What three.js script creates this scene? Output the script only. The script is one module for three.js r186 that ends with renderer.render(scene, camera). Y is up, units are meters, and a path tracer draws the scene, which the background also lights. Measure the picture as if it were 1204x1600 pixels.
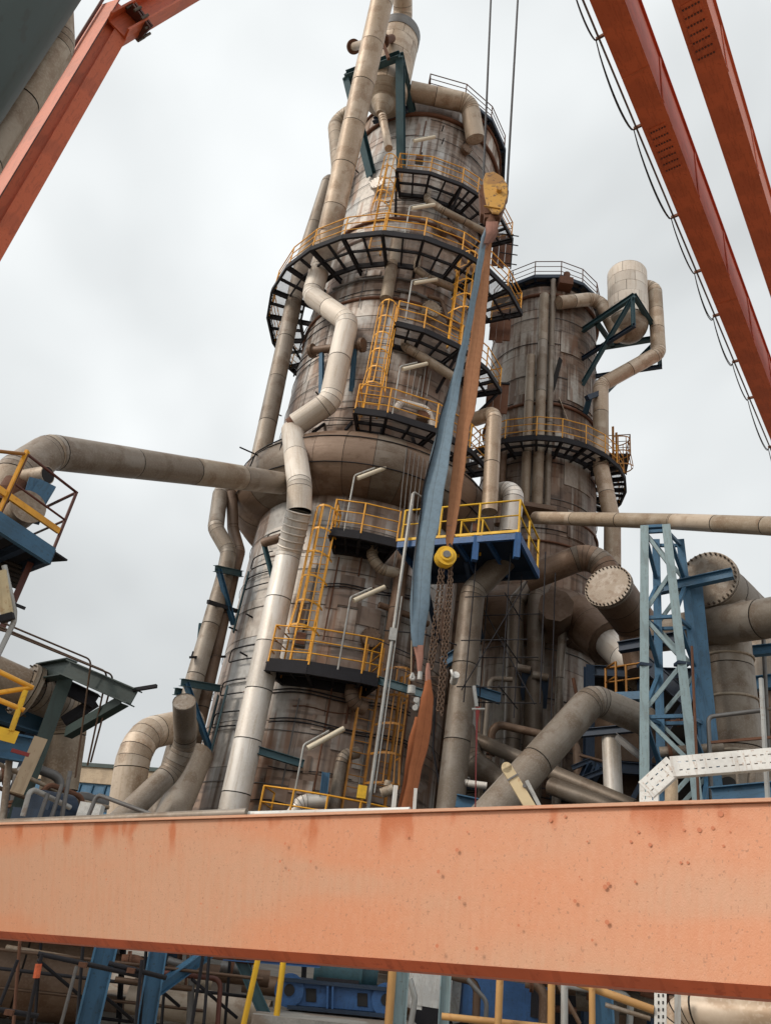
import * as THREE from 'three';
import { mergeGeometries, mergeVertices } from 'three/addons/utils/BufferGeometryUtils.js';

// ---------- camera, sky, sun, exposure ----------
const scene = new THREE.Scene();
const F = 1180, EYE = 1.7, VPX = 930, VPY = -1230;              // focal length in photo pixels, eye height, where plumb lines meet
const pitch = Math.atan(F / Math.hypot(VPX - 602, 800 - VPY)), roll = Math.atan2(VPX - 602, 800 - VPY);
const fwd = new THREE.Vector3(0, Math.sin(pitch), -Math.cos(pitch)), up0 = new THREE.Vector3(0, Math.cos(pitch), Math.sin(pitch)), rt0 = new THREE.Vector3(1, 0, 0);
const camUp = up0.clone().multiplyScalar(Math.cos(roll)).addScaledVector(rt0, -Math.sin(roll));
const camRt = rt0.clone().multiplyScalar(Math.cos(roll)).addScaledVector(up0, Math.sin(roll));
const camera = new THREE.PerspectiveCamera(2 * Math.atan(800 / F) * 180 / Math.PI, 0.752, 0.1, 2000);
camera.position.set(0, EYE, 0); camera.up.copy(camUp); camera.lookAt(fwd.clone().add(camera.position)); camera.updateMatrixWorld();

const renderer = new THREE.WebGLRenderer();
renderer.toneMapping = THREE.LinearToneMapping; renderer.toneMappingExposure = 1.36;
renderer.shadowMap.enabled = true;

const SUN = new THREE.Vector3(-0.76, 0.56, 0.42).normalize();
// seeded noise
let seed = 7; const rnd = () => { seed = (seed * 1664525 + 1013904223) >>> 0; return seed / 4294967296; };
const RR = (a, b) => a + (b - a) * rnd();
const NT = new Float32Array(65536); for (let i = 0; i < 65536; i++) NT[i] = rnd();
function vn(x, y, px, py) {                                       // value noise, period px, py cells
  let xi = Math.floor(x), yi = Math.floor(y); const fx = x - xi, fy = y - yi, u = fx * fx * (3 - 2 * fx), v = fy * fy * (3 - 2 * fy);
  const m = (n, p) => ((n % p) + p) % p; const x0 = m(xi, px), x1 = m(xi + 1, px), y0 = m(yi, py), y1 = m(yi + 1, py);
  const h = (a, b) => NT[(a * 1619 + b * 31337) & 65535];
  const a = h(x0, y0), b = h(x1, y0), c = h(x0, y1), d = h(x1, y1);
  return a + (b - a) * u + (c - a) * v + (a - b - c + d) * u * v;
}
const fbm = (x, y, px, py, o = 4) => { let s = 0, a = 0.5, t = 0; for (let i = 0; i < o; i++) { s += a * vn(x + i * 17, y + i * 11, px, py); t += a; a *= 0.5; x *= 2; y *= 2; px *= 2; py *= 2; } return s / t; };
const sst = (a, b, x) => { x = Math.min(1, Math.max(0, (x - a) / (b - a))); return x * x * (3 - 2 * x); };
const mix = (a, b, t) => a + (b - a) * t;

{ // overcast sky: soft cloud bank, brighter round the hidden sun
  const w = 512, h = 256, d = new Float32Array(w * h * 4);
  for (let j = 0; j < h; j++) for (let i = 0; i < w; i++) {
    const el = ((j + 0.5) / h - 0.5) * Math.PI, az = ((i + 0.5) / w - 0.5) * 2 * Math.PI;
    const x = Math.cos(el) * Math.cos(az), y = Math.sin(el), z = Math.cos(el) * Math.sin(az);
    const s = Math.max(0, x * SUN.x + y * SUN.y + z * SUN.z);
    const c = fbm(i / w * 11 + 2 * vn(i / w * 6, j / h * 6, 6, 6), j / h * 9, 11, 9, 5) - 0.5;
    let L = 0.475 + 0.25 * Math.max(0, y) + 0.37 * Math.pow(s, 2.2) + c * 0.5;
    if (y < 0) L = 0.3;
    const k = (j * w + i) * 4, t = sst(0.5, 1.0, L); d[k] = L * mix(0.945, 0.975, t); d[k + 1] = L * mix(0.985, 0.998, t); d[k + 2] = L; d[k + 3] = 1;
  }
  const t = new THREE.DataTexture(d, w, h, THREE.RGBAFormat, THREE.FloatType); t.mapping = THREE.EquirectangularReflectionMapping;
  t.magFilter = t.minFilter = THREE.LinearFilter; t.wrapS = THREE.RepeatWrapping; t.needsUpdate = true;
  scene.background = t; scene.environment = t; scene.environmentIntensity = 1; scene.backgroundIntensity = 1;
}
const sun = new THREE.DirectionalLight(0xfff4e6, 1.5); sun.position.copy(SUN).multiplyScalar(80); sun.castShadow = true; sun.shadow.radius = 26;
Object.assign(sun.shadow.camera, { left: -50, right: 50, top: 50, bottom: -50, near: 1, far: 200 }); sun.shadow.mapSize.set(2048, 2048); scene.add(sun); scene.add(sun.target);

// ---------- where a photo pixel lies in the world ----------
const V3 = (x, y, z) => new THREE.Vector3(x, y, z);
const ray = (x, y) => camRt.clone().multiplyScalar((x - 602) / F).addScaledVector(camUp, (800 - y) / F).add(fwd);
const O = V3(0, EYE, 0);
const A = (x, y, d) => { const r = ray(x, y); return r.multiplyScalar(d / Math.hypot(r.x, r.z)).add(O); };          // at horizontal distance d
const AY = (x, y, h) => { const r = ray(x, y); return r.multiplyScalar((h - EYE) / r.y).add(O); };                   // at height h
const VY = (p, x, y) => V3(p.x, A(x, y, Math.hypot(p.x, p.z)).y, p.z);                                               // on the plumb line through p
class Tower {
  constructor(az, d) {
    az *= Math.PI / 180; this.x = d * Math.sin(az); this.z = -d * Math.cos(az); const l = Math.hypot(this.x, this.z);
    this.tx = -this.x / l; this.tz = -this.z / l; this.rx = -this.tz * -1; this.rz = this.tx * -1; this.rx = -this.z / l; this.rz = this.x / l;
  }
  p(th, r, y) { th *= Math.PI / 180; const c = Math.cos(th), s = Math.sin(th); return V3(this.x + r * (c * this.tx + s * this.rx), y, this.z + r * (c * this.tz + s * this.rz)); }
  hit(px, py, r) {
    const d = ray(px, py), a = d.x * d.x + d.z * d.z, b = -2 * (d.x * this.x + d.z * this.z), c = this.x * this.x + this.z * this.z - r * r, q = b * b - 4 * a * c;
    const t = q >= 0 ? (-b - Math.sqrt(q)) / (2 * a) : -b / (2 * a); return d.multiplyScalar(t).add(O);
  }
  th(p) { const x = p.x - this.x, z = p.z - this.z; return Math.atan2(x * this.rx + z * this.rz, x * this.tx + z * this.tz) * 180 / Math.PI; }
}
const T1 = new Tower(-1.8, 25), T2 = new Tower(13, 31), R1 = 3.75, R2 = 2.72;

// ---------- textures ----------
function tex(w, h, fn, { srgb = true, repeat = 1 } = {}) {
  const d = new Uint8Array(w * h * 4), c = [0, 0, 0, 1];
  for (let j = 0; j < h; j++) for (let i = 0; i < w; i++) {
    fn(i / w, j / h, c); const k = (j * w + i) * 4;
    for (let n = 0; n < 3; n++) { let v = Math.min(1, Math.max(0, c[n])); if (srgb) v = v <= 0.0031308 ? v * 12.92 : 1.055 * Math.pow(v, 1 / 2.4) - 0.055; d[k + n] = v * 255; }
    d[k + 3] = 255;
  }
  const t = new THREE.DataTexture(d, w, h, THREE.RGBAFormat); t.magFilter = THREE.LinearFilter; t.minFilter = THREE.LinearMipmapLinearFilter; t.generateMipmaps = true;
  t.wrapS = t.wrapT = THREE.RepeatWrapping; if (srgb) t.colorSpace = THREE.SRGBColorSpace; t.repeat.set(repeat, repeat); t.needsUpdate = true; return t;
}
const mixc = (c, r, g, b, t) => { c[0] += (r - c[0]) * t; c[1] += (g - c[1]) * t; c[2] += (b - c[2]) * t; };
const set = (c, r, g, b) => { c[0] = r; c[1] = g; c[2] = b; };
// tower skin: u once round the tower (0.5 faces the camera), v bottom to top; weathered aluminium with rust-brown runs, browner towards the right
function skin(w, h, m, sharp) {
  return tex(w, h, (u, v, c) => {
    const big = fbm(u * 10, v * 9, 10, 9, 4), streak = fbm(u * 150, v * 7, 150, 7, 4), fine = fbm(u * 220, v * 260, 220, 260, 3), band = vn(u * 9, v * 27.7, 9, 400), blot = fbm(u * 34, v * 44, 34, 44, 4);
    const run = fbm(u * 60, v * 3.5, 60, 4, 3);
    set(c, 0.54, 0.525, 0.5);
    mixc(c, 0.36, 0.335, 0.31, sst(0.42, 0.7, fine) * 0.5);
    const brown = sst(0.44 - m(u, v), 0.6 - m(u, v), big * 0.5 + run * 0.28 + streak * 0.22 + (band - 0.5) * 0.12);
    mixc(c, 0.23, 0.14, 0.09, brown * 0.86);
    mixc(c, 0.12, 0.072, 0.046, sst(0.55, 0.68, streak) * brown * 0.75);
    mixc(c, 0.07, 0.05, 0.038, sst(0.5, 0.8, blot) * brown * 0.6);
    mixc(c, 0.42, 0.37, 0.33, sst(0.52, 0.8, fbm(u * 40, v * 160, 40, 160, 4)) * 0.4);
    mixc(c, 0.08, 0.055, 0.042, sst(0.6, 0.75, fbm(u * 24 + 9, v * 330, 24, 330, 3)) * (0.05 + 0.55 * brown));
    mixc(c, 0.5, 0.45, 0.4, sst(0.66, 0.74, fbm(u * 50 + 2, v * 75, 50, 75, 2)) * 0.3 * brown);
    mixc(c, 0.24, 0.12, 0.065, sst(0.63, 0.72, fbm(u * 70 + 3, v * 12, 70, 12, 4)) * 0.6);
  });
}
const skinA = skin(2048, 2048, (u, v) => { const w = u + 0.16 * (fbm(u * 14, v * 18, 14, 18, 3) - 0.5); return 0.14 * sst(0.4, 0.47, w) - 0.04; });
const skinB = skin(1024, 1024, (u, v) => 0.04 + 0.08 * sst(0.45, 0.6, u));
const ribs = tex(256, 256, (u, v, c) => { const n = fbm(u * 6, v * 40, 6, 40, 3); const g = 0.5 + 0.22 * Math.sin(v * Math.PI * 2 * 20) + 0.5 * (n - 0.5); set(c, g, g, g); }, { srgb: false });
// pipe cladding: 4 m tile, v along the pipe
const cladTex = tex(1024, 1024, (u, v, c) => {
  const big = fbm(u * 5, v * 5, 5, 5, 4), st = fbm(u * 70, v * 5, 70, 5, 4), fi = fbm(u * 160, v * 160, 160, 160, 2), sp = fbm(u * 60, v * 60, 60, 60, 2);
  set(c, 0.9, 0.86, 0.8); mixc(c, 0.62, 0.53, 0.43, sst(0.4, 0.65, big) * 0.75); mixc(c, 0.5, 0.39, 0.29, sst(0.54, 0.72, st) * 0.28); mixc(c, 0.46, 0.34, 0.24, sst(0.56, 0.7, fbm(u * 9 + 5, v * 9, 9, 9, 5)) * 0.6); mixc(c, 1, 0.98, 0.95, sst(0.5, 0.7, fi) * 0.3); mixc(c, 0.5, 0.4, 0.3, sst(0.74, 0.84, sp) * 0.25);
});
const cleanTex = tex(512, 512, (u, v, c) => { const big = fbm(u * 6, v * 4, 6, 4, 4), st = fbm(u * 60, v * 4, 60, 4, 4), fi = fbm(u * 120, v * 120, 120, 120, 2); set(c, 0.96, 0.95, 0.93); mixc(c, 0.78, 0.72, 0.65, sst(0.42, 0.68, big) * 0.6); mixc(c, 0.6, 0.5, 0.4, sst(0.56, 0.72, st) * 0.4); mixc(c, 1, 1, 1, sst(0.5, 0.7, fi) * 0.3); });
const paintTex = tex(512, 512, (u, v, c) => {          // painted steel, near white: tints the paint; rust chips
  const big = fbm(u * 6, v * 6, 6, 6, 4), fi = fbm(u * 60, v * 60, 60, 60, 3), st = fbm(u * 60, v * 8, 60, 8, 3);
  set(c, 0.95, 0.95, 0.95); mixc(c, 0.68, 0.68, 0.69, sst(0.42, 0.7, big) * 0.55); mixc(c, 0.6, 0.52, 0.46, sst(0.58, 0.74, st) * 0.4); mixc(c, 0.5, 0.26, 0.14, sst(0.7, 0.8, fi) * 0.4);
});
const webTex = tex(256, 256, (u, v, c) => {            // woven sling webbing
  const a = Math.sin(u * Math.PI * 2 * 24), b = Math.sin((v * 32 + (Math.floor(u * 48) % 2) * 0.5) * Math.PI * 2), n = fbm(u * 8, v * 8, 8, 8, 4), sp = fbm(u * 40, v * 40, 40, 40, 2);
  const g = 0.8 + 0.12 * a * b; set(c, g, g, g); mixc(c, 0.56, 0.52, 0.48, sst(0.45, 0.7, n) * 0.3); mixc(c, 0.5, 0.46, 0.42, sst(0.7, 0.8, sp) * 0.3); if (u < 0.05 || u > 0.95 || Math.abs(u - 0.5) < 0.02) mixc(c, 0.45, 0.42, 0.4, 0.6);
});
const concTex = tex(512, 512, (u, v, c) => { const b = fbm(u * 5, v * 5, 5, 5, 5), f = fbm(u * 90, v * 90, 90, 90, 2); const g = 0.26 + 0.18 * (b - 0.5) + 0.08 * (f - 0.5); set(c, g, g * 0.95, g * 0.87); mixc(c, 0.16, 0.1, 0.06, sst(0.58, 0.72, fbm(u * 9 + 4, v * 3, 9, 3, 4)) * 0.6); });
const gritTex = tex(256, 256, (u, v, c) => { const g = fbm(u * 40, v * 40, 40, 40, 4); set(c, g, g, g); }, { srgb: false });
const grate = tex(64, 64, (u, v, c) => { const a = (u * 4 % 1) < 0.32 || (v * 2 % 1) < 0.2 ? 1 : 0; set(c, a, a, a); }, { srgb: false });

// ---------- materials ----------
const M = {}; const std = (n, o) => (M[n] = new THREE.MeshStandardMaterial({ side: THREE.DoubleSide, ...o }), M[n].name = n, M[n]);
const lin = (r, g, b) => new THREE.Color().setRGB(r, g, b);
const clad = (n, r, g, b, o = {}) => std(n, { color: lin(r, g, b), map: cladTex, bumpMap: gritTex, bumpScale: 0.004, metalness: 0.25, roughness: 0.55, ...o });
M.skinA = [0, 1, 2, 3].map((i) => std('tower_skin', { map: skinA, color: lin(...[[1, 1, 1], [0.8, 0.79, 0.78], [1.08, 1.03, 0.98], [0.9, 0.92, 0.94]][i]), bumpMap: ribs, bumpScale: 0.006, metalness: 0.12, roughness: 0.55 }));
M.skinB = [0, 1, 2].map((i) => std('tower_skin_two', { map: skinB, color: lin(...[[0.76, 0.72, 0.67], [0.58, 0.55, 0.52], [0.7, 0.64, 0.58]][i]), bumpMap: ribs, bumpScale: 0.006, metalness: 0.25, roughness: 0.55 }));
const cladset = (n, r, g, b, o) => (M[n] = [1, 0.9, 1.07, 0.82].map((k) => clad(n + '_x', r * k, g * k, b * k, o)));
cladset('silver', 0.8, 0.77, 0.73, { metalness: 0.3, roughness: 0.52, map: cleanTex });
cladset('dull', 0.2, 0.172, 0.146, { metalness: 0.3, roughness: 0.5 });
cladset('tan', 0.47, 0.41, 0.34, { metalness: 0.2 });
cladset('pale', 0.74, 0.68, 0.61, { metalness: 0.1, roughness: 0.6, map: cleanTex });
cladset('beige', 0.62, 0.53, 0.44, { metalness: 0.2, roughness: 0.5 });
cladset('grey', 0.33, 0.3, 0.27, { metalness: 0.3 });
cladset('brown', 0.21, 0.145, 0.105, { metalness: 0.2 });
cladset('rustpipe', 0.2, 0.13, 0.09, { metalness: 0.1, roughness: 0.7 });
M.duct = M.brown;
const paint = (n, r, g, b, o = {}) => std(n, { color: lin(r, g, b), map: paintTex, bumpMap: gritTex, bumpScale: 0.002, roughness: 0.55, metalness: 0, ...o });
paint('blue', 0.045, 0.135, 0.235); paint('navy', 0.012, 0.03, 0.062); paint('teal', 0.03, 0.085, 0.105); paint('paleblue', 0.25, 0.34, 0.36); paint('brightblue', 0.028, 0.1, 0.26);
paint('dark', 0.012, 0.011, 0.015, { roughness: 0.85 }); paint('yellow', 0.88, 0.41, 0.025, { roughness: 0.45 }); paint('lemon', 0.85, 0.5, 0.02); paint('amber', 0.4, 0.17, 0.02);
paint('greysteel', 0.17, 0.165, 0.16, { metalness: 0.4 }); paint('lightsteel', 0.42, 0.42, 0.4, { metalness: 0.3 }); paint('green', 0.028, 0.05, 0.045); paint('redbrown', 0.12, 0.035, 0.022); paint('rust', 0.15, 0.065, 0.035, { roughness: 0.85 });
paint('cranered', 0.68, 0.135, 0.045, { roughness: 0.5 }); paint('craneorange', 0.67, 0.14, 0.048); paint('cranepale', 0.68, 0.155, 0.058); paint('cranelight', 0.68, 0.14, 0.047); paint('white', 0.72, 0.72, 0.69); paint('cream', 0.62, 0.5, 0.3); paint('sand', 0.42, 0.32, 0.21); paint('railtan', 0.52, 0.29, 0.1);
std('black', { color: lin(0.012, 0.011, 0.011), roughness: 0.8 }); std('core', { color: lin(0.03, 0.024, 0.02), roughness: 0.9 }); std('chain', { color: lin(0.12, 0.075, 0.05), metalness: 0.6, roughness: 0.55 });
std('rope', { color: lin(0.02, 0.02, 0.022), roughness: 0.6 }); std('bolt', { color: lin(0.1, 0.075, 0.055), metalness: 0.5, roughness: 0.6 });
std('slingblue', { map: webTex, color: lin(0.21, 0.3, 0.38), roughness: 0.9 }); std('slingorange', { map: webTex, color: lin(0.44, 0.2, 0.095), roughness: 0.9 }); std('slingrust', { map: webTex, color: lin(0.38, 0.125, 0.045), roughness: 0.9 }); std('slingpink', { map: webTex, color: lin(0.4, 0.2, 0.15), roughness: 0.9 });
std('groundmat', { map: concTex, color: lin(1.05, 0.99, 0.9), roughness: 0.95, bumpMap: gritTex, bumpScale: 0.01 }); std('conc', { map: concTex, roughness: 0.9, bumpMap: gritTex, bumpScale: 0.006 }); std('lamp', { color: lin(0.66, 0.58, 0.44), roughness: 0.4 });
std('grating', { color: lin(0.55, 0.53, 0.54), alphaMap: grate, alphaTest: 0.5, roughness: 0.7 });
std('hookpaint', { map: tex(256, 256, (u, v, c) => { const b = fbm(u * 5, v * 5, 5, 5, 5), f = fbm(u * 30, v * 30, 30, 30, 3); set(c, 0.56, 0.3, 0.055); mixc(c, 0.3, 0.15, 0.05, sst(0.45, 0.65, b) * 0.8); mixc(c, 0.12, 0.07, 0.04, sst(0.6, 0.72, f) * 0.8); }), roughness: 0.6 }); std('red', { color: lin(0.2, 0.016, 0.014), roughness: 0.6 });
std('window', { color: lin(0.03, 0.04, 0.05), roughness: 0.1 });

// ---------- naming, grouping ----------
const used = {}; const numbered = (n) => { const k = used[n] = (used[n] ?? -1) + 1; return k ? `${n}_${String(k).padStart(3, '0')}` : n; };
const things = [];
function thing(name, label, category, group) { const o = new THREE.Group(); o.name = numbered(name); o.userData = { label, category, kind: 'thing' }; if (group) o.userData.group = group; scene.add(o); things.push(o); return o; }
function part(name, geos, mat, parent, kind) {
  const g = Array.isArray(geos) ? mergeGeometries(geos.map((q) => (q.index ? q.toNonIndexed() : q))) : geos;
  const m = new THREE.Mesh(g, mat); m.name = name; m.castShadow = m.receiveShadow = true; if (kind) m.userData.kind = kind; parent.add(m); return m;
}
function single(name, label, category, geos, mat, group) { const m = part(numbered(name), geos, mat, scene); m.userData = { label, category, kind: 'thing' }; if (group) m.userData.group = group; return m; }
function struct(name, geo, mat) { const m = part(name, geo, mat, scene, 'structure'); return m; }

// ---------- shapes ----------
function rings(path, r, n, closed) {                                // mitred rings along a polyline
  const L = path.length, out = []; let N = null;
  for (let i = 0; i < L; i++) {
    const tin = (i > 0 ? path[i].clone().sub(path[i - 1]) : closed ? path[0].clone().sub(path[L - 2]) : path[1].clone().sub(path[0])).normalize();
    const tout = (i < L - 1 ? path[i + 1].clone().sub(path[i]) : closed ? path[1].clone().sub(path[0]) : tin.clone()).normalize();
    const m = tin.clone().add(tout).normalize();
    if (!N) { N = Math.abs(tin.y) > 0.9 ? V3(1, 0, 0) : V3(0, 1, 0); }
    N = N.clone().addScaledVector(tin, -N.dot(tin)).normalize(); const B = tin.clone().cross(N);
    const ring = [];
    for (let k = 0; k <= n; k++) { const a = k / n * Math.PI * 2; const q = N.clone().multiplyScalar(Math.cos(a) * r).addScaledVector(B, Math.sin(a) * r); q.addScaledVector(tin, -q.dot(m) / tin.dot(m)); ring.push(q.add(path[i])); }
    out.push({ ring, t: tin, m });
    N = N.clone().addScaledVector(tout, -N.dot(tout)).normalize();
  }
  return out;
}
function gridGeo(rows, uv) {                                        // rows of points -> smooth sheet
  const h = rows.length, w = rows[0].length, P = [], U = [], I = [];
  for (let j = 0; j < h; j++) for (let i = 0; i < w; i++) { const p = rows[j][i]; P.push(p.x, p.y, p.z); const t = uv(i, j); U.push(t[0], t[1]); }
  for (let j = 0; j < h - 1; j++) for (let i = 0; i < w - 1; i++) { const a = j * w + i, b = a + 1, c = a + w, d = c + 1; I.push(a, b, c, b, d, c); }
  const g = new THREE.BufferGeometry(); g.setAttribute('position', new THREE.Float32BufferAttribute(P, 3)); g.setAttribute('uv', new THREE.Float32BufferAttribute(U, 2)); g.setIndex(I); g.computeVertexNormals();
  return g;
}
function fixSeam(g, w) { // average normals of first/last column
  const n = g.attributes.normal, h = n.count / w; for (let j = 0; j < h; j++) { const a = j * w, b = a + w - 1; const x = n.getX(a) + n.getX(b), y = n.getY(a) + n.getY(b), z = n.getZ(a) + n.getZ(b), l = Math.hypot(x, y, z) || 1; n.setXYZ(a, x / l, y / l, z / l); n.setXYZ(b, x / l, y / l, z / l); } return g;
}
function disc(c, nrm, r, n = 20, thick = 0) {
  const g = new THREE.CylinderGeometry(r, r, Math.max(thick, 0.004), n); g.applyQuaternion(new THREE.Quaternion().setFromUnitVectors(V3(0, 1, 0), nrm.clone().normalize())); g.translate(c.x, c.y, c.z); return g;
}
function tube(path, r, n = 8, { caps = true, closed = false } = {}) {
  const R = rings(path, r, n, closed); let l = 0; const ls = path.map((p, i) => (l += i ? p.distanceTo(path[i - 1]) : 0));
  const g = fixSeam(gridGeo(R.map((q) => q.ring), (i, j) => [i / n * 2 * Math.PI * r / 4, ls[j] / 4]), n + 1).toNonIndexed();
  if (!caps) return g; const e = path.length - 1;
  return mergeGeometries([g, disc(path[0], path[1].clone().sub(path[0]), r * 0.995, n).toNonIndexed(), disc(path[e], path[e].clone().sub(path[e - 1]), r * 0.995, n).toNonIndexed()]);
}
function fillet(pts, br, step = 16) {
  const out = [pts[0].clone()], bend = [];
  for (let i = 1; i < pts.length - 1; i++) {
    const a = pts[i - 1].clone().sub(pts[i]), b = pts[i + 1].clone().sub(pts[i]), la = a.length(), lb = b.length(); a.normalize(); b.normalize();
    const ang = Math.PI - Math.acos(THREE.MathUtils.clamp(a.dot(b), -1, 1)); if (ang < 0.05) { out.push(pts[i].clone()); continue; }
    const r = Array.isArray(br) ? br[i - 1] : br; const t = Math.min(r * Math.tan(ang / 2), la * (i === 1 ? 0.95 : 0.49), lb * (i === pts.length - 2 ? 0.95 : 0.49)), rr = t / Math.tan(ang / 2);
    const p0 = pts[i].clone().addScaledVector(a, t), bis = a.clone().add(b).normalize(), c = pts[i].clone().addScaledVector(bis, rr / Math.cos(ang / 2));
    const n = Math.max(2, Math.ceil(ang * 180 / Math.PI / step)), ax = p0.clone().sub(c), nn = a.clone().cross(b).normalize();
    for (let k = 0; k <= n; k++) out.push(c.clone().add(ax.clone().applyAxisAngle(nn, -ang * k / n)));
  }
  out.push(pts[pts.length - 1].clone()); return out;
}
// a clad pipe: every cladding sheet is a part, 25 mm joints over a dark core
function pipe(name, label, pts, r, mats, { bend = 2.2, seg = 1.6, n = 20, gap = 0.028, cat = 'pipe', group, ends = true, step = 22 } = {}) {
  const t = thing(name, label, cat, group); pipeInto(t, pts, r, mats, { bend, seg, n, gap, ends, step });
  return t;
}
function pipeInto(t, pts, r, mats, { bend = 2.2, seg = 1.6, n = 20, gap = 0.028, ends = true, step = 22, sheet = 'cladding_sheet' } = {}) {
  const base = fillet(pts, bend * r, step), path = [base[0]];
  for (let i = 1; i < base.length; i++) { const d = base[i].distanceTo(base[i - 1]), k = d > seg * 1.5 ? Math.round(d / seg) : 1; for (let q = 1; q <= k; q++) path.push(base[i - 1].clone().lerp(base[i], q / k)); }
  const R = rings(path, r, n), nn = path.length, mm = Array.isArray(mats) ? mats : [mats];
  for (let i = 0; i < nn - 1; i++) {
    const d = path[i].distanceTo(path[i + 1]), f = Math.min(0.2, (d < seg * 0.5 ? gap * 0.4 : gap) / d), bump = 1 + (i % 2) * 0.009;
    const a = R[i].ring.map((p, k) => p.clone().lerp(R[i + 1].ring[k], i ? f / 2 : 0)), b = R[i + 1].ring.map((p, k) => p.clone().lerp(R[i].ring[k], i < nn - 2 ? f / 2 : 0));
    const ca = path[i], cb = path[i + 1]; if (bump > 1) { a.forEach((p, k) => p.addScaledVector(p.clone().sub(ca), bump - 1)); b.forEach((p) => p.addScaledVector(p.clone().sub(cb), bump - 1)); }
    const uo = rnd(), vo = rnd();
    const g = fixSeam(gridGeo([a, b], (k, j) => [uo + k / n * 2 * Math.PI * r / 4, vo + j * d / 4]), n + 1);
    part(sheet, g, mm[Math.floor(rnd() * mm.length)], t);
  }
  part('core', tube(path, r * 0.955, Math.max(8, n / 2 | 0), { caps: false }), M.core, t);
  if (ends) { const e = nn - 1; for (const q of [disc(path[0].clone().addScaledVector(path[1].clone().sub(path[0]).normalize(), 0.01), path[1].clone().sub(path[0]), r * 0.985, n), disc(path[e].clone().addScaledVector(path[e - 1].clone().sub(path[e]).normalize(), 0.01), path[e].clone().sub(path[e - 1]), r * 0.985, n)]) part('end_cap', q, mm[0], t); }
  return path;
}
function bar(a, b, w, h, up = V3(0, 1, 0), prof = 'box') {            // box, I or U section from a to b
  const d = b.clone().sub(a), L = d.length(); d.normalize(); let u = up.clone().addScaledVector(d, -up.dot(d)); if (u.lengthSq() < 1e-4) { u = V3(1, 0, 0); u.addScaledVector(d, -u.dot(d)); } u.normalize(); const s = u.clone().cross(d);
  const bx = (x, y, w2, h2) => { const g = new THREE.BoxGeometry(w2, h2, L); g.translate(x, y, 0); return g; };
  const tf = Math.max(0.012, Math.min(w, h) * 0.09); let gs;
  if (prof === 'I') gs = [bx(0, h / 2 - tf / 2, w, tf), bx(0, -h / 2 + tf / 2, w, tf), bx(0, 0, tf, h - 2 * tf)];
  else if (prof === 'U') gs = [bx(0, h / 2 - tf / 2, w, tf), bx(0, -h / 2 + tf / 2, w, tf), bx(-w / 2 + tf / 2, 0, tf, h - 2 * tf)];
  else gs = [bx(0, 0, w, h)];
  const g = mergeGeometries(gs), uv = g.attributes.uv, p = g.attributes.position, nr = g.attributes.normal;
  for (let i = 0; i < uv.count; i++) { const along = Math.abs(nr.getZ(i)) > 0.5 ? p.getX(i) : p.getZ(i), ac = Math.abs(nr.getX(i)) > 0.5 ? p.getY(i) : p.getX(i); uv.setXY(i, (ac + w) / 2, (along + a.x * 0.37 + a.y * 0.71) / 2); }
  const m = new THREE.Matrix4().makeBasis(s, u, d.clone()); const c = a.clone().add(b).multiplyScalar(0.5); m.setPosition(c); g.applyMatrix4(m); return g;
}
const boxAt = (c, w, h, d, ry = 0) => { const g = new THREE.BoxGeometry(w, h, d); g.rotateY(ry); g.translate(c.x, c.y, c.z); return g; };
const cyl = (a, b, r, n = 16, r2 = r) => { const d = b.clone().sub(a), L = d.length(); const g = new THREE.CylinderGeometry(r2, r, L, n, 1); g.applyQuaternion(new THREE.Quaternion().setFromUnitVectors(V3(0, 1, 0), d.normalize())); const c = a.clone().add(b).multiplyScalar(0.5); g.translate(c.x, c.y, c.z); return g; };
function panelCyl(T, r, t0, t1, y0, y1, n, th = 0.03, uv) {           // curved sheet with edges
  const rowsO = [], f = (y, rr) => { const a = []; for (let i = 0; i <= n; i++) a.push(T.p(mix(t0, t1, i / n), rr, y)); return a; };
  const U = uv || ((i, j) => [mix(t0, t1, i / n) * Math.PI / 180 * r / 4, (j ? y1 : y0) / 4]);
  const face = gridGeo([f(y0, r), f(y1, r)], U);
  const bot = gridGeo([f(y0, r - th), f(y0, r)], (i) => U(i, 0)), top = gridGeo([f(y1, r), f(y1, r - th)], (i) => U(i, 1));
  const l = gridGeo([[T.p(t0, r - th, y0), T.p(t0, r, y0)], [T.p(t0, r - th, y1), T.p(t0, r, y1)]], () => U(0, 0)), rr = gridGeo([[T.p(t1, r, y0), T.p(t1, r - th, y0)], [T.p(t1, r, y1), T.p(t1, r - th, y1)]], () => U(n, 0));
  return mergeGeometries([face, bot, top, l, rr]);
}
function bolts(c, nrm, r, n, br = 0.03, len = 0.08) { const q = new THREE.Quaternion().setFromUnitVectors(V3(0, 1, 0), nrm.clone().normalize()), gs = []; for (let i = 0; i < n; i++) { const a = i / n * 6.283, p = V3(Math.cos(a) * r, 0, Math.sin(a) * r).applyQuaternion(q).add(c), g = new THREE.CylinderGeometry(br, br, len, 6); g.applyQuaternion(q); g.translate(p.x, p.y, p.z); gs.push(g); } return gs; }
function flange(t, c, nrm, r, mat, { blind = true, n = 24, thick = 0.07 } = {}) {
  const a = nrm.clone().normalize(); part('flange', disc(c.clone().addScaledVector(a, -thick * 0.8), a, r, 32, thick), mat, t);
  if (blind) part('blind_plate', disc(c.clone().addScaledVector(a, thick * 0.5), a, r * 0.985, 32, thick), mat, t);
  part('bolt_ring', bolts(c, a, r * 0.92, n, r * 0.035, thick * 4), M.bolt, t);
}
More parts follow.
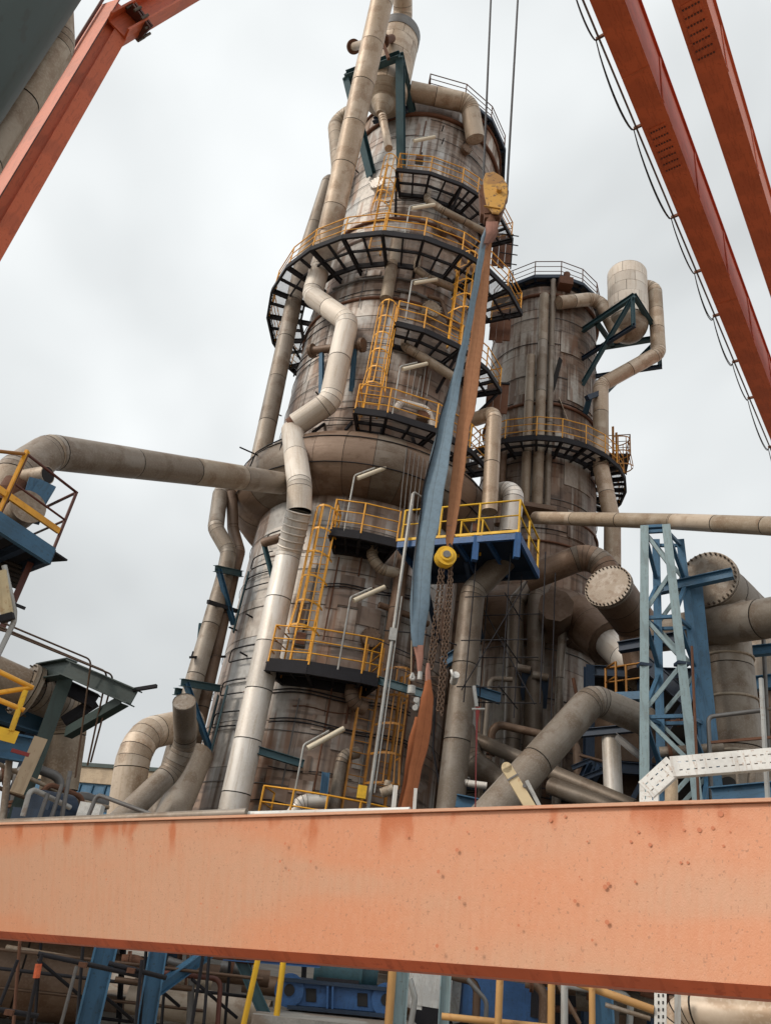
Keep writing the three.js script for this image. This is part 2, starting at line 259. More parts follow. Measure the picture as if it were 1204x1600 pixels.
// railing along a polyline of deck-level points
function railing(t, pts, mat, { h = 1.1, sp = 1.35, r = 0.024, mids = [0.72, 0.36], toe = true, ends = true, postMat, two = true } = {}) {
  const lift = (y) => pts.map((p) => p.clone().add(V3(0, y, 0)));
  part('handrail', tube(lift(h), r, 6), mat, t); for (const m of mids) part('midrail', tube(lift(m), r * 0.8, 6), mat, t);
  for (let i = 1; i < pts.length; i++) {
    const d = pts[i].distanceTo(pts[i - 1]), k = Math.max(1, Math.round(d / sp));
    for (let q = i === 1 ? 0 : 1; q <= k; q++) { const p = pts[i - 1].clone().lerp(pts[i], q / k); part('post', tube([p.clone().add(V3(0, -0.12, 0)), p.clone().add(V3(0, h, 0))], r * 1.15, 6), postMat || mat, t); }
    if (toe) part('toe_board', bar(pts[i - 1].clone().add(V3(0, 0.07, 0)), pts[i].clone().add(V3(0, 0.07, 0)), 0.012, 0.12), M.dark, t);
  }
}
// faceted platform round a tower
function platform(T, name, label, { y, th, ri, ro, rail = M.yellow, edge = M.dark, brace = true, braceMat, ends = [true, true], railUp = true, railFrom = 0, railTo = 0, group, fh = 0.2, rails = {}, sub = 2, deck = M.grating }) {
  const t = thing(name, label, 'platform', group); const n = th.length;
  for (let i = 0; i < n - 1; i++) {
    const o0 = T.p(th[i], ro, y), o1 = T.p(th[i + 1], ro, y), i0 = T.p(th[i], ri, y), i1 = T.p(th[i + 1], ri, y);
    part('edge_beam', bar(o0.clone().setY(y - fh / 2), o1.clone().setY(y - fh / 2), 0.09, fh, undefined, 'U'), edge, t);
    part('inner_beam', bar(i0.clone().setY(y - fh / 2 - 0.01), i1.clone().setY(y - fh / 2 - 0.01), 0.08, fh), edge, t);
    const m0 = o0.clone().lerp(i0, 0.52), m1 = o1.clone().lerp(i1, 0.52); part('stringer', bar(m0.clone().setY(y - 0.09), m1.clone().setY(y - 0.09), 0.05, 0.12), edge, t);
    for (let k = 0; k < sub; k++) {
      const f0 = k / sub, f1 = (k + 1) / sub, a = o0.clone().lerp(o1, f0), b = o0.clone().lerp(o1, f1), c = i0.clone().lerp(i1, f0), d = i0.clone().lerp(i1, f1);
      const g = gridGeo([[c, d], [a, b]].map((q) => q.map((p) => p.clone())), (ii, j) => [[ii * 3, j * 3]][0]);
      const uvp = g.attributes.uv, ps = g.attributes.position; for (let q = 0; q < 4; q++) uvp.setXY(q, ps.getX(q) * 8, ps.getZ(q) * 8);
      part('deck_grating', g, deck, t);
      if (k) part('joist', bar(a.clone().setY(y - 0.08), c.clone().setY(y - 0.08), 0.06, 0.14), edge, t);
    }
  }
  for (let i = 0; i < n; i++) {
    const o = T.p(th[i], ro, y - fh / 2), q = T.p(th[i], R0(T), y - fh / 2); part('cantilever_beam', bar(o, q, 0.1, fh * 0.95, undefined, 'I'), edge, t);
    if (brace && (i % 2 === 0 || n < 5)) part('brace', bar(T.p(th[i], ro - 0.15, y - fh), T.p(th[i], R0(T), y - fh - (ro - R0(T))), 0.09, 0.09, undefined, 'I'), braceMat || edge, t);
  }
  if (railUp) { const rp = th.slice(railFrom, railTo ? n - railTo : n).map((a) => T.p(a, ro - 0.06, y)); if (ends[0]) rp.unshift(T.p(th[0], ri + 0.15, y)); if (ends[1]) rp.push(T.p(th[n - 1], ri + 0.15, y)); railing(t, rp, rail, rails); }
  return t;
}
const R0 = (T) => (T === T1 ? R1 : R2);
// vertical ladder with cage; foot point, outward direction
function ladder(label, foot, top, out, { cageFrom = 2.3, mat = M.yellow, cage = true, w = 0.5, cr = 0.38 } = {}) {
  const t = thing('caged_ladder', label, 'ladder'), o = out.clone().setY(0).normalize(), s = V3(-o.z, 0, o.x), H = top - foot.y;
  for (const k of [-1, 1]) part('stile', bar(foot.clone().addScaledVector(s, k * w / 2), foot.clone().addScaledVector(s, k * w / 2).setY(top + 1.1), 0.05, 0.1, o), mat, t);
  for (let y = 0.25; y < H + 0.2; y += 0.3) part('rung', tube([foot.clone().addScaledVector(s, -w / 2).setY(foot.y + y), foot.clone().addScaledVector(s, w / 2).setY(foot.y + y)], 0.014, 5), mat, t);
  if (!cage) return t;
  const arc = (y, k) => { const a = []; for (let i = 0; i <= 8; i++) { const q = Math.PI * (i / 8); a.push(foot.clone().addScaledVector(s, -Math.cos(q) * cr * k).addScaledVector(o, Math.sin(q) * (cr + 0.32) * k + (0)).setY(y)); } return a; };
  const ys = []; for (let y = foot.y + cageFrom; y < top + 1.15; y += 0.78) ys.push(y);
  ys.forEach((y, i) => { const a = arc(y, i === 0 ? 1.15 : 1); const gs = []; for (let k = 1; k < a.length; k++) gs.push(bar(a[k - 1], a[k], 0.012, 0.06)); part('cage_hoop', gs, mat, t); });
  for (const k of [1, 2.5, 4, 5.5, 7]) { const q = Math.PI * (k / 8), f = (y, m) => foot.clone().addScaledVector(s, -Math.cos(q) * cr * m).addScaledVector(o, Math.sin(q) * (cr + 0.32) * m).setY(y); part('cage_bar', tube([f(ys[0], 1.15), f(ys[1] || top, 1), f(ys[ys.length - 1], 1)], 0.02, 5), mat, t); }
  return t;
}
function lampPost(label, foot, h, dir, len = 1.0) {
  const t = thing('platform_lamp', label, 'lamp'); const a = foot.clone().setY(foot.y + h), d = dir.clone().normalize();
  part('pole', tube(fillet([foot, a, a.clone().addScaledVector(d, 0.75)], 0.15, 20), 0.028, 7), M.lightsteel, t);
  const c = a.clone().addScaledVector(d, 0.14).add(V3(0, -0.17, 0)); part('lamp_tube', tube([c, c.clone().addScaledVector(d, len)], 0.075, 8), M.lamp, t);
  part('hanger', [bar(c.clone().addScaledVector(d, 0.2), c.clone().addScaledVector(d, 0.2).add(V3(0, 0.14, 0)), 0.03, 0.03), bar(c.clone().addScaledVector(d, 0.55), c.clone().addScaledVector(d, 0.55).add(V3(0, 0.14, 0)), 0.03, 0.03)], M.greysteel, t);
}

// ---------- ground ----------
{ const g = new THREE.PlaneGeometry(900, 900, 1, 1); g.rotateX(-Math.PI / 2); const uv = g.attributes.uv; for (let i = 0; i < uv.count; i++) uv.setXY(i, uv.getX(i) * 180, uv.getY(i) * 180); struct('ground', g, M.groundmat); }

// ---------- towers ----------
const uvT = (T, H) => (t0, t1, y0, y1, n) => (i, j) => [0.5 + mix(t0, t1, i / n) / 360, (j ? y1 : y0) / H];
function skinPanels(t, T, R, y0, y1, dy, dth, mats, H) {
  let row = 0; for (let y = y0; y < y1 - 0.2; y += dy, row++) {
    const top = Math.min(y1, y + dy); for (let a = -104 + (row % 2) * dth * 0.5 - dth * 0.2 * (row % 3); a < 100; a += dth) {
      const r = R + RR(-0.012, 0.012), g = 0.1; part('cladding_panel', panelCyl(T, r, a + g, a + dth - g, y + 0.008, top - 0.008, 8, 0.05, uvT(T, H)(a, a + dth, y, top, 8)), mats[Math.floor(rnd() * mats.length)], t);
    }
  }
  part('shell', (() => { const g = new THREE.CylinderGeometry(R - 0.045, R - 0.045, y1, 64, 1, false); g.translate(T.x, y1 / 2, T.z); return g; })(), M.core, t);
}
const arcPts = (T, r, y, t0, t1, st = 6) => { const n = Math.max(2, Math.ceil(Math.abs(t1 - t0) / st)), a = []; for (let i = 0; i <= n; i++) a.push(T.p(mix(t0, t1, i / n), r, typeof y === 'function' ? y(i / n) : y)); return a; };
{
  const t = thing('process_tower', 'tall main tower of stained aluminium cladding with many yellow railed platforms', 'tower');
  skinPanels(t, T1, R1, 0.3, 36.8, 1.3, 33, M.skinA, 37);
  part('roof', (() => { const g = new THREE.ConeGeometry(R1 + 0.02, 1.0, 48); g.translate(T1.x, 37.3, T1.z); return g; })(), M.greysteel, t);
  for (const [y, r, s] of [[35.2, 0.1, 1], [27.9, 0.07, 1], [26.9, 0.05, 1], [23.3, 0.06, 1], [36.75, 0.07, 1]]) part('stiffening_ring', tube(arcPts(T1, R1 + r * 0.8, y, -110, 110, 5), r, 8), M.redbrown && M.rust, t);
  for (let i = 0; i < 26; i++) { const y = 1.5 + i * 1.28 + RR(-0.3, 0.3); if (y > 13.6 && y < 17) continue; part('strap', tube(arcPts(T1, R1 + 0.03, y, -108, 108, 5), 0.012, 5), M.greysteel, t); }
  for (let i = 0; i < 34; i++) { const y = RR(2, 35), th = RR(-60, 50); if (y > 13.5 && y < 17.2) continue; part('clip_cable', tube(arcPts(T1, R1 + 0.04, (f) => y + Math.sin(f * 7 + i) * 0.04, th, th + RR(18, 50), 5), RR(0.01, 0.018), 5), i % 3 ? M.dark : M.rust, t); }
  for (const [x, y, x1, y1, r] of [[655, 245, 668, 190, 0.03], [585, 330, 600, 275, 0.02], [700, 345, 716, 250, 0.02], [560, 480, 575, 420, 0.02], [655, 430, 660, 395, 0.04], [600, 500, 606, 470, 0.02], [660, 625, 672, 560, 0.025], [585, 640, 590, 600, 0.02], [470, 1010, 492, 880, 0.02], [505, 1000, 525, 870, 0.025], [560, 900, 566, 850, 0.03], [600, 985, 618, 860, 0.02], [440, 1230, 462, 1090, 0.02], [490, 1235, 512, 1075, 0.025], [560, 1235, 572, 1090, 0.02], [540, 1130, 545, 1070, 0.03], [620, 1240, 640, 1000, 0.03]]) { const a = T1.hit(x, y, R1 + 0.08), b = VY(a, x1, y1); part('conduit', tube([a, b], r, 6), r > 0.022 ? M.rust : M.greysteel, t); }
  // stand-off hoops on the bright left flank
  for (const [x, y, w, h] of [[465, 560, 42, -18], [463, 592, 44, -20], [464, 540, 20, -8], [397, 893, 30, -14], [388, 925, 36, -16], [363, 1038, 36, -12], [350, 1090, 34, -8], [337, 1140, 38, -12], [420, 855, 14, -8]]) {
    const a = T1.hit(x, y, R1 + 0.02), b = T1.hit(x + w, y + h, R1 + 0.02), th0 = T1.th(a), th1 = Math.max(T1.th(b), th0 + 8), yy = a.y;
    const lo = arcPts(T1, R1 + 0.16, yy, th1, th0, 4), hi = arcPts(T1, R1 + 0.16, yy + 0.42, th0, th1, 4); part('hoop_bracket', tube(fillet([...lo, ...hi], 0.14, 30), 0.022, 5), M.dark, t);
  }
  // repair sheets riveted over the dirty front
  for (const [x, y, w, h, k] of [[548, 925, 46, 40, 3], [520, 935, 24, 30, 0], [600, 900, 30, 26, 1], [575, 965, 40, 20, 3], [500, 1130, 30, 18, 2], [535, 1160, 40, 22, 3], [480, 1195, 14, 26, 0], [560, 1190, 22, 20, 1], [470, 1230, 40, 16, 2], [640, 470, 36, 16, 3], [575, 430, 40, 14, 0], [640, 340, 34, 12, 2], [470, 960, 18, 30, 1], [625, 330, 20, 10, 0]]) {
    const a = T1.hit(x - w / 2, y + h / 2, R1), b = T1.hit(x + w / 2, y - h / 2, R1), t0 = T1.th(a), t1 = T1.th(b);
    part('patch_sheet', panelCyl(T1, R1 + 0.05, t0, t1, a.y, b.y, 6, 0.035, uvT(T1, 37)(t0 + 31, t1 + 31, a.y + 9, b.y + 9, 6)), M.skinA[k], t);
  }
  for (const [x, y] of [[545, 295], [500, 620], [440, 650], [425, 700], [395, 965], [386, 1025], [370, 985], [318, 1195], [330, 1185], [418, 1000], [560, 270], [690, 225], [720, 230], [690, 205]]) { const a = T1.hit(x, y, R1), th = T1.th(a); part('stub', tube([a, T1.p(th, R1 + 0.28, a.y + 0.02)], 0.03, 6), M.dark, t); }
  part('foundation', (() => { const g = new THREE.CylinderGeometry(4.4, 4.6, 1.2, 24); g.translate(T1.x, 0.6, T1.z); return g; })(), M.conc, t);
}
{
  const t = thing('process_tower', 'second brown tower standing behind on the right with a ring walkway', 'tower');
  skinPanels(t, T2, R2, 0.3, 32.4, 1.45, 38, M.skinB, 33);
  part('roof', (() => { const g = new THREE.ConeGeometry(R2 + 0.02, 0.7, 40); g.translate(T2.x, 32.72, T2.z); return g; })(), M.greysteel, t);
  for (const [y, r] of [[31.7, 0.09], [24.6, 0.07], [18.6, 0.06], [17.3, 0.05]]) part('stiffening_ring', tube(arcPts(T2, R2 + r * 0.8, y, -110, 110, 5), r, 8), M.rust, t);
  for (let i = 0; i < 17; i++) part('strap', tube(arcPts(T2, R2 + 0.03, 2 + i * 1.75 + RR(-0.3, 0.3), -108, 108, 5), 0.02, 5), i % 2 ? M.dark : M.greysteel, t);
  for (const [x, y, w, h, k] of [[905, 610, 40, 30, 0], [890, 540, 30, 20, 2], [815, 625, 26, 20, 1], [900, 745, 40, 24, 2], [880, 690, 30, 16, 0], [905, 830, 40, 18, 1]]) {
    const a = T2.hit(x - w / 2, y + h / 2, R2), b = T2.hit(x + w / 2, y - h / 2, R2), t0 = T2.th(a), t1 = T2.th(b); part('patch_sheet', panelCyl(T2, R2 + 0.05, t0, t1, a.y, b.y, 6, 0.035, uvT(T2, 33)(t0 - 40, t1 - 40, a.y + 5, b.y + 5, 6)), M.skinB[k], t);
  }
  const a = T2.hit(862, 590, R2 + 0.05), th = T2.th(a); part('loose_flap', [bar(T2.p(th, R2 + 0.05, a.y - 0.9), T2.p(th + 6, R2 + 0.35, a.y + 1.0), 0.3, 0.03)], M.black, t); part('loose_flap', [bar(T2.p(th + 8, R2 + 0.05, a.y - 1.2), T2.p(th + 15, R2 + 0.3, a.y - 2.6), 0.2, 0.03)], M.tan[0], t);
}
// ring ducts: torus of gored sheets
function ringDuct(T, label, y, Rm, rm, mats, t0, t1, st) {
  const t = thing('ring_duct', label, 'duct'), n = Math.round((t1 - t0) / st);
  for (let i = 0; i < n; i++) {
    const a0 = t0 + i * st, rows = []; for (let j = 0; j <= 4; j++) { const th = a0 + 0.1 + (st - 0.2) * j / 4, row = []; for (let k = 0; k <= 28; k++) { const f = k / 28 * 6.28319, rr = rm * (1 + (i % 2) * 0.008); row.push(T.p(th, Rm + rr * Math.cos(f), y + rr * Math.sin(f))); } rows.push(row); }
    part('duct_sheet', fixSeam(gridGeo(rows, (k, j) => [k / 28 * 2.2, (a0 + j * st / 4) / 57]), 29), mats[Math.floor(rnd() * mats.length)], t);
  }
  const c = []; for (let a = t0; a <= t1 + 0.1; a += 6) c.push(T.p(a, Rm, y)); part('core', tube(c, rm * 0.965, 20, { caps: false }), M.core, t);
  return t;
}
{ const t = ringDuct(T1, 'fat stained ring duct wrapped round the main tower under the middle platform', 15.45, 3.75, 1.17, [M.brown[0], M.brown[1], M.dull[2], M.brown[2], M.rustpipe[2]], -180, 180, 12);
  for (const r of [[16.6, 3.4], [16.5, 4.2], [15.9, 4.86], [14.9, 4.82]]) part('strap', tube(arcPts(T1, r[1], r[0], -120, 100), 0.02, 5), M.dark, t); }
{ const t = thing('duct_hangers', 'row of short dark hanger brackets over the ring duct of the main tower', 'brackets'); for (let a = -95; a < 80; a += 16) part('hanger', bar(T1.p(a, R1, 17.3), T1.p(a, 4.3, 16.52), 0.07, 0.1), M.dark, t); }
ringDuct(T2, 'dark ring duct round the foot of the second tower', 14.0, 2.75, 1.15, [M.brown[0], M.brown[3], M.brown[1]], -150, 150, 20);

// ---------- gantry crane steel in front and overhead ----------
{
  const dR = 4.0, dL = 7.6, tr = A(1204, 1255, dR), tl = A(0, 1290, dL), br = A(1204, 1541, dR), bl = A(0, 1455, dL);
  const dx = tr.clone().sub(tl); const e = (a, b, k) => a.clone().lerp(b, k);
  const TL = e(tl, tr, -0.25), TR = e(tl, tr, 1.25), BL = e(bl, br, -0.25), BR = e(bl, br, 1.25);
  const out = dx.clone().cross(V3(0, 1, 0)).setY(0).normalize(); if (out.dot(tl) > 0) out.negate();   // towards the viewer
  const t = thing('crane_beam', 'faded salmon orange steel box beam spanning the foreground', 'beam');
  const orange = tex(2048, 512, (u, v, c) => {
    const big = fbm(u * 7, v * 2, 7, 2, 5), st = fbm(u * 420, v * 3, 420, 3, 3), fi = fbm(u * 480, v * 26, 480, 26, 3), sp = fbm(u * 900, v * 50, 900, 50, 2);
    set(c, 0.61, 0.265, 0.142); mixc(c, 0.52, 0.33, 0.22, sst(0.38, 0.75, big + (0.5 - v) * 0.2 + (0.3 - u) * 0.3) * 0.6); mixc(c, 0.56, 0.225, 0.115, sst(0.45, 0.65, st) * 0.2); mixc(c, 0.63, 0.32, 0.2, sst(0.5, 0.7, fi) * 0.25);
    mixc(c, 0.34, 0.17, 0.1, sst(0.78, 0.84, sp) * 0.6); mixc(c, 0.46, 0.11, 0.025, sst(0.55, 0.7, fbm(u * 60, v * 2, 60, 2, 4)) * sst(0.72, 0.98, v + 0.25 * (vn(u * 90, 0, 90, 2) - 0.5)) * 0.7);
  });
  M.orange = std('orange', { map: orange, roughness: 0.55, bumpMap: (() => { const q = gritTex.clone(); q.repeat.set(54, 3); q.needsUpdate = true; return q; })(), bumpScale: 0.001 });
  const back = out.clone().multiplyScalar(-0.55);
  const L = TL.distanceTo(TR), quad = (a, b, c, d, uv) => gridGeo([[a, b], [c, d]], uv);
  const face = []; { const rows = []; for (let j = 0; j <= 6; j++) { const row = []; for (let i = 0; i <= 40; i++) row.push(BL.clone().lerp(BR, i / 40).lerp(TL.clone().lerp(TR, i / 40), j / 6)); rows.push(row); } face.push(gridGeo(rows, (i, j) => [i / 40, j / 6])); }
  face.push(quad(TL, TR, TL.clone().add(back), TR.clone().add(back), (i, j) => [i, 0.9 + j * 0.1]));
  face.push(quad(TL.clone().add(back), TR.clone().add(back), BL.clone().add(back), BR.clone().add(back), (i, j) => [i, j]));
  part('web_plate', face, M.orange, t);
  // bottom flange: bevelled plate returning under the web
  const dn = V3(0, -0.045, 0), f1 = BL.clone().addScaledVector(out, 0.004), f2 = BR.clone().addScaledVector(out, 0.004), g1 = f1.clone().add(dn).addScaledVector(out, -0.07), g2 = f2.clone().add(dn).addScaledVector(out, -0.07);
  part('bottom_flange', [quad(g1, g2, f1, f2, (i, j) => [i * 5, j * 0.05]), quad(g1.clone().addScaledVector(out, -0.48), g2.clone().addScaledVector(out, -0.48), g1, g2, (i, j) => [i * 5, j * 0.3])], M.cranered, t);
  part('top_flange', [bar(TL.clone().addScaledVector(out, -0.26).add(V3(0, 0.011, 0)), TR.clone().addScaledVector(out, -0.26).add(V3(0, 0.011, 0)), 0.57, 0.016)], M.orange, t);
  // rust-red paint drips and spots
  const nrm = out, spots = []; for (const [x, y, r] of [[714, 1328, 4], [685, 1362, 4], [718, 1403, 4], [636, 1306, 3], [683, 1478, 4], [745, 1482, 4], [810, 1446, 3], [860, 1282, 4], [883, 1276, 3], [985, 1315, 3], [997, 1300, 3], [1015, 1320, 4], [945, 1386, 5], [950, 1381, 4], [992, 1378, 3], [898, 1408, 4], [948, 1441, 5], [925, 1469, 3], [1125, 1272, 6], [1092, 1297, 5], [1113, 1294, 4], [1130, 1322, 3], [1063, 1348, 3], [1074, 1348, 3], [1068, 1297, 3], [1194, 1364, 6], [1194, 1491, 5], [836, 1404, 2], [917, 1315, 2], [446, 1318, 3], [438, 1346, 3], [452, 1360, 2], [486, 1346, 3], [197, 1326, 2], [167, 1374, 2], [236, 1338, 2], [315, 1412, 2], [430, 1437, 2], [340, 1418, 2], [1140, 1300, 2], [730, 1300, 2], [905, 1370, 2]]) {
    const q = ray(x, y), k = tl.clone().sub(O).dot(nrm) / q.dot(nrm), p = q.multiplyScalar(k).add(O), g = new THREE.CircleGeometry(r * 0.72 * k / F, 12); g.applyQuaternion(new THREE.Quaternion().setFromUnitVectors(V3(0, 0, 1), nrm)); const pp = g.attributes.position; g.translate(p.x + nrm.x * 0.004, p.y, p.z + nrm.z * 0.004); spots.push(g);
  }
  std('spot', { color: lin(0.5, 0.165, 0.075), roughness: 0.6 }); part('rust_spots', spots, M.spot, t, 'stuff');
  // pipe lying behind the top edge on the left
  const a = A(-40, 1289, 8.3), b = A(385, 1271, 6.9), c2 = A(640, 1266, 6.2);
  single('conduit_pipe', 'thin grey brown pipe running along the top of the orange beam', 'pipe', tube([a, b], 0.042, 10), M.grey[0]);
  single('conduit_pipe', 'slim white conduit along the top middle of the orange beam', 'pipe', tube([b.clone().add(V3(0, 0, -0.05)), c2], 0.024, 8), M.white);
}
{ // twin girders overhead
  const H = 20, p0 = AY(920, 0, H), p1 = AY(1204, 690, H), dir = p1.clone().sub(p0).setY(0).normalize(), side = V3(-dir.z, 0, dir.x);
  const off = (x, y) => AY(x, y, H).sub(p0).dot(side);
  const wA = off(975, 0), b0 = off(1048, 0), wB = off(1103, 0) - b0;
  const mk = (label, o, w) => {
    const t = thing('crane_girder', label, 'girder', null), h = 1.9, L0 = -6, L1 = 42, at = (l, s, y) => p0.clone().addScaledVector(dir, l).addScaledVector(side, o + s).setY(y);
    for (let l = L0; l < L1; l += 8) { part('bottom_flange', bar(at(l + 0.008, w / 2, H + 0.02), at(l + 7.992, w / 2, H + 0.02), w, 0.04), M.cranered, t); part('weld_seam', bar(at(l + 8, 0.02, H - 0.004), at(l + 8, w - 0.02, H - 0.004), 0.05, 0.012), M.craneorange, t); }
    part('web', [bar(at(L0, 0.06, H + h / 2 + 0.04), at(L1, 0.06, H + h / 2 + 0.04), 0.03, h), bar(at(L0, w - 0.03, H + h / 2 + 0.04), at(L1, w - 0.03, H + h / 2 + 0.04), 0.03, h)], M.cranelight, t);
    part('top_flange', bar(at(L0, w / 2, H + h + 0.06), at(L1, w / 2, H + h + 0.06), w + 0.1, 0.04), M.cranered, t);
    for (const l of o ? [1.8, 30] : [4.2, 22.5]) { part('splice_plate', bar(at(l - 0.7, w / 2, H - 0.012), at(l + 0.7, w / 2, H - 0.012), w * 0.62, 0.016), M.cranered, t); const gs = []; for (let i = 0; i < 7; i++) for (let j = 0; j < 6; j++) { const c = at(l - 0.6 + i * 0.2, w * (0.24 + j * 0.104), H - 0.03); const g = new THREE.CylinderGeometry(0.022, 0.022, 0.03, 6); g.translate(c.x, c.y, c.z); gs.push(g); } part('bolts', gs, M.redbrown, t); }
    for (let l = 0; l < 40; l += 3) part('stiffener', bar(at(l, w + 0.005, H + 0.05), at(l, w + 0.005, H + h), 0.02, 0.1, dir), M.cranelight, t);
    return at;
  };
  const at = mk('left one of the two dark orange overhead crane girders, with festoon cable', 0, wA); mk('right one of the two dark orange overhead crane girders, at the top right corner', b0, wB);
  const t = thing('festoon_cable', 'looping black cable festoon hung along the left overhead girder', 'cable');
  part('track', tube([at(-5, -0.14, H + 0.12), at(40, -0.14, H + 0.12)], 0.025, 6), M.greysteel, t);
  const ls = [[905, -30], [939, 61], [995, 203], [1054, 342], [1085, 430], [1115, 498], [1144, 570], [1171, 626], [1204, 702], [1225, 760]].map(([x, y]) => AY(x, y, H).sub(p0).dot(dir));
  for (let i = 0; i < ls.length; i++) {
    part('hanger', bar(at(ls[i], 0, H + 0.12), at(ls[i], -0.2, H + 0.12), 0.05, 0.09), M.rust, t);
    if (i) for (const s of [0.85, 1.05]) { const pts = []; for (let k = 0; k <= 12; k++) { const f = k / 12; pts.push(at(mix(ls[i - 1], ls[i], f), -0.2, H + 0.06 - (i % 3 === 1 ? 0.35 : 0.6) * s * Math.pow(4 * f * (1 - f), 0.75))); } part('cable_loop', tube(pts, 0.014, 5), M.rope, t); }
  }
}
{ // upright of the crane at the left, seen from below
  const t = thing('crane_upright', 'weathered orange steel crane upright leaning into the top left corner', 'crane upright'), d = 11.5;
  const q = (x, y, dd = d) => A(x, y, dd), e = [40, 66, 89, 118].map((x) => q(x, 200).setY(0)), n = V3(e[1].x, 0, e[1].z).normalize(), wd = (i) => e[i].distanceTo(e[i + 1]) + 0.02, md = (i, b = 0) => e[i].clone().lerp(e[i + 1], 0.5).addScaledVector(n, b), yB = 3.4, yT = q(190, 30).y + 0.5;
  const up = (m, y) => m.clone().setY(y), col = (i, b, w, mt, nm, th = 0.03) => part(nm, bar(up(md(i, b), yB), up(md(i, b), yT), w, th, n), mt, t);
  { const a0 = q(40, 200, d + 0.42).setY(0), a1 = e[1].clone(), mm = a0.clone().lerp(a1, 0.5), fn = a1.clone().sub(a0).cross(V3(0, 1, 0)).normalize(); part('flange', bar(up(mm, yB), up(mm, yT), a0.distanceTo(a1), 0.03, fn), M.cranepale, t); } col(1, 0.12, wd(1), M.craneorange, 'web'); col(2, 0.02, wd(2), M.craneorange, 'flange');
  part('return_plate', bar(up(e[1].clone().addScaledVector(n, 0.07), yB), up(e[1].clone().addScaledVector(n, 0.07), yT), 0.02, 0.16, n), M.redbrown, t);
  part('edge_rail', tube([up(e[0].clone().addScaledVector(n, 0.3).add(V3(-0.06, 0, 0)), yB), up(e[0].clone().addScaledVector(n, 0.3).add(V3(-0.06, 0, 0)), yT + 2)], 0.035, 6), M.redbrown, t);
  part('cross_beam', bar(q(182, 46), q(420, -90), 0.46, 0.46, undefined, 'I'), M.cranered, t);
  const fc = q(212, 36), fd = q(420, -90).sub(q(182, 46)).normalize(); part('splice_flange', [disc(fc, fd, 0.36, 4, 0.05), disc(fc.clone().addScaledVector(fd, 0.09), fd, 0.36, 4, 0.05)], M.redbrown, t); part('bolt_ring', bolts(fc, fd, 0.3, 10, 0.03, 0.26), M.bolt, t);
}
{
  const d = 9.5, c = A(-77, 120, d), t = thing('vertical_tank', 'dark green cylindrical tank at the extreme top left corner', 'tank');
  part('wall', (() => { const g = new THREE.CylinderGeometry(0.95, 0.95, 16, 40); g.translate(c.x - 0.25, c.y + 2, c.z); return g; })(), M.green, t);
  part('seam_band', (() => { const g = new THREE.CylinderGeometry(0.962, 0.962, 0.06, 40); g.translate(c.x - 0.25, c.y - 0.4, c.z); return g; })(), M.green, t);
  const p = A(40, 150, 10.4); pipe('tan_pipe', 'tan clad pipe squeezed between the green tank and orange upright', [V3(p.x, 2, p.z), VY(p, 92, 70), A(86, -80, 10.4)], 0.27, M.tan, { bend: 3 });
}

// ---------- main tower platforms, from the top ----------
platform(T1, 'top_platform', 'crown walkway with thin brown railing at the top of the main tower', { y: 37.0, th: [-8, 18, 42, 66, 90, 112], ri: 3.0, ro: 4.1, rail: M.rust, edge: M.navy, brace: false, deck: M.greysteel });
platform(T1, 'tower_platform', 'highest faceted platform with yellow railing on the main tower, behind the hook block', { y: 29.5, th: [-13.6, 2.4, 18.9, 28, 44, 60], ri: 3.85, ro: 5.0 });
platform(T1, 'ring_platform', 'wide wraparound walkway of black brackets and open grating on the main tower', { y: 24.85, th: [-142, -124, -106, -90, -74, -58, -43, -28, -12, 4, 20, 31, 46, 60], ri: 4.2, ro: 5.65, rail: M.yellow, brace: false, fh: 0.24 });
platform(T1, 'tower_platform', 'third yellow railed platform down, half hidden by the slings, on the main tower', { y: 20.95, th: [-1, 11, 29, 46, 61], ri: 3.85, ro: 5.0 });
platform(T1, 'tower_platform', 'yellow railed platform just above the ring duct on the main tower', { y: 16.9, th: [-10.5, 2, 22, 40, 56], ri: 3.85, ro: 5.0, brace: false });
platform(T1, 'tower_platform', 'dark decked platform just below the ring duct beside the caged ladder', { y: 12.3, th: [-10.5, 0, 13], ri: 3.85, ro: 5.0, ends: [true, false], deck: M.dark, brace: false });
platform(T1, 'tower_platform', 'lower yellow railed platform with purple black deck on the main tower', { y: 8.07, th: [-22.5, -9, 8, 13.5], ri: 3.85, ro: 5.0, fh: 0.26, deck: M.dark, brace: false });
platform(T1, 'tower_platform', 'lowest platform of the main tower, its yellow rails peeping over the orange beam', { y: 3.75, th: [-15, -6, 4, 14, 26], ri: 3.85, ro: 5.0, deck: M.dark, brace: false });
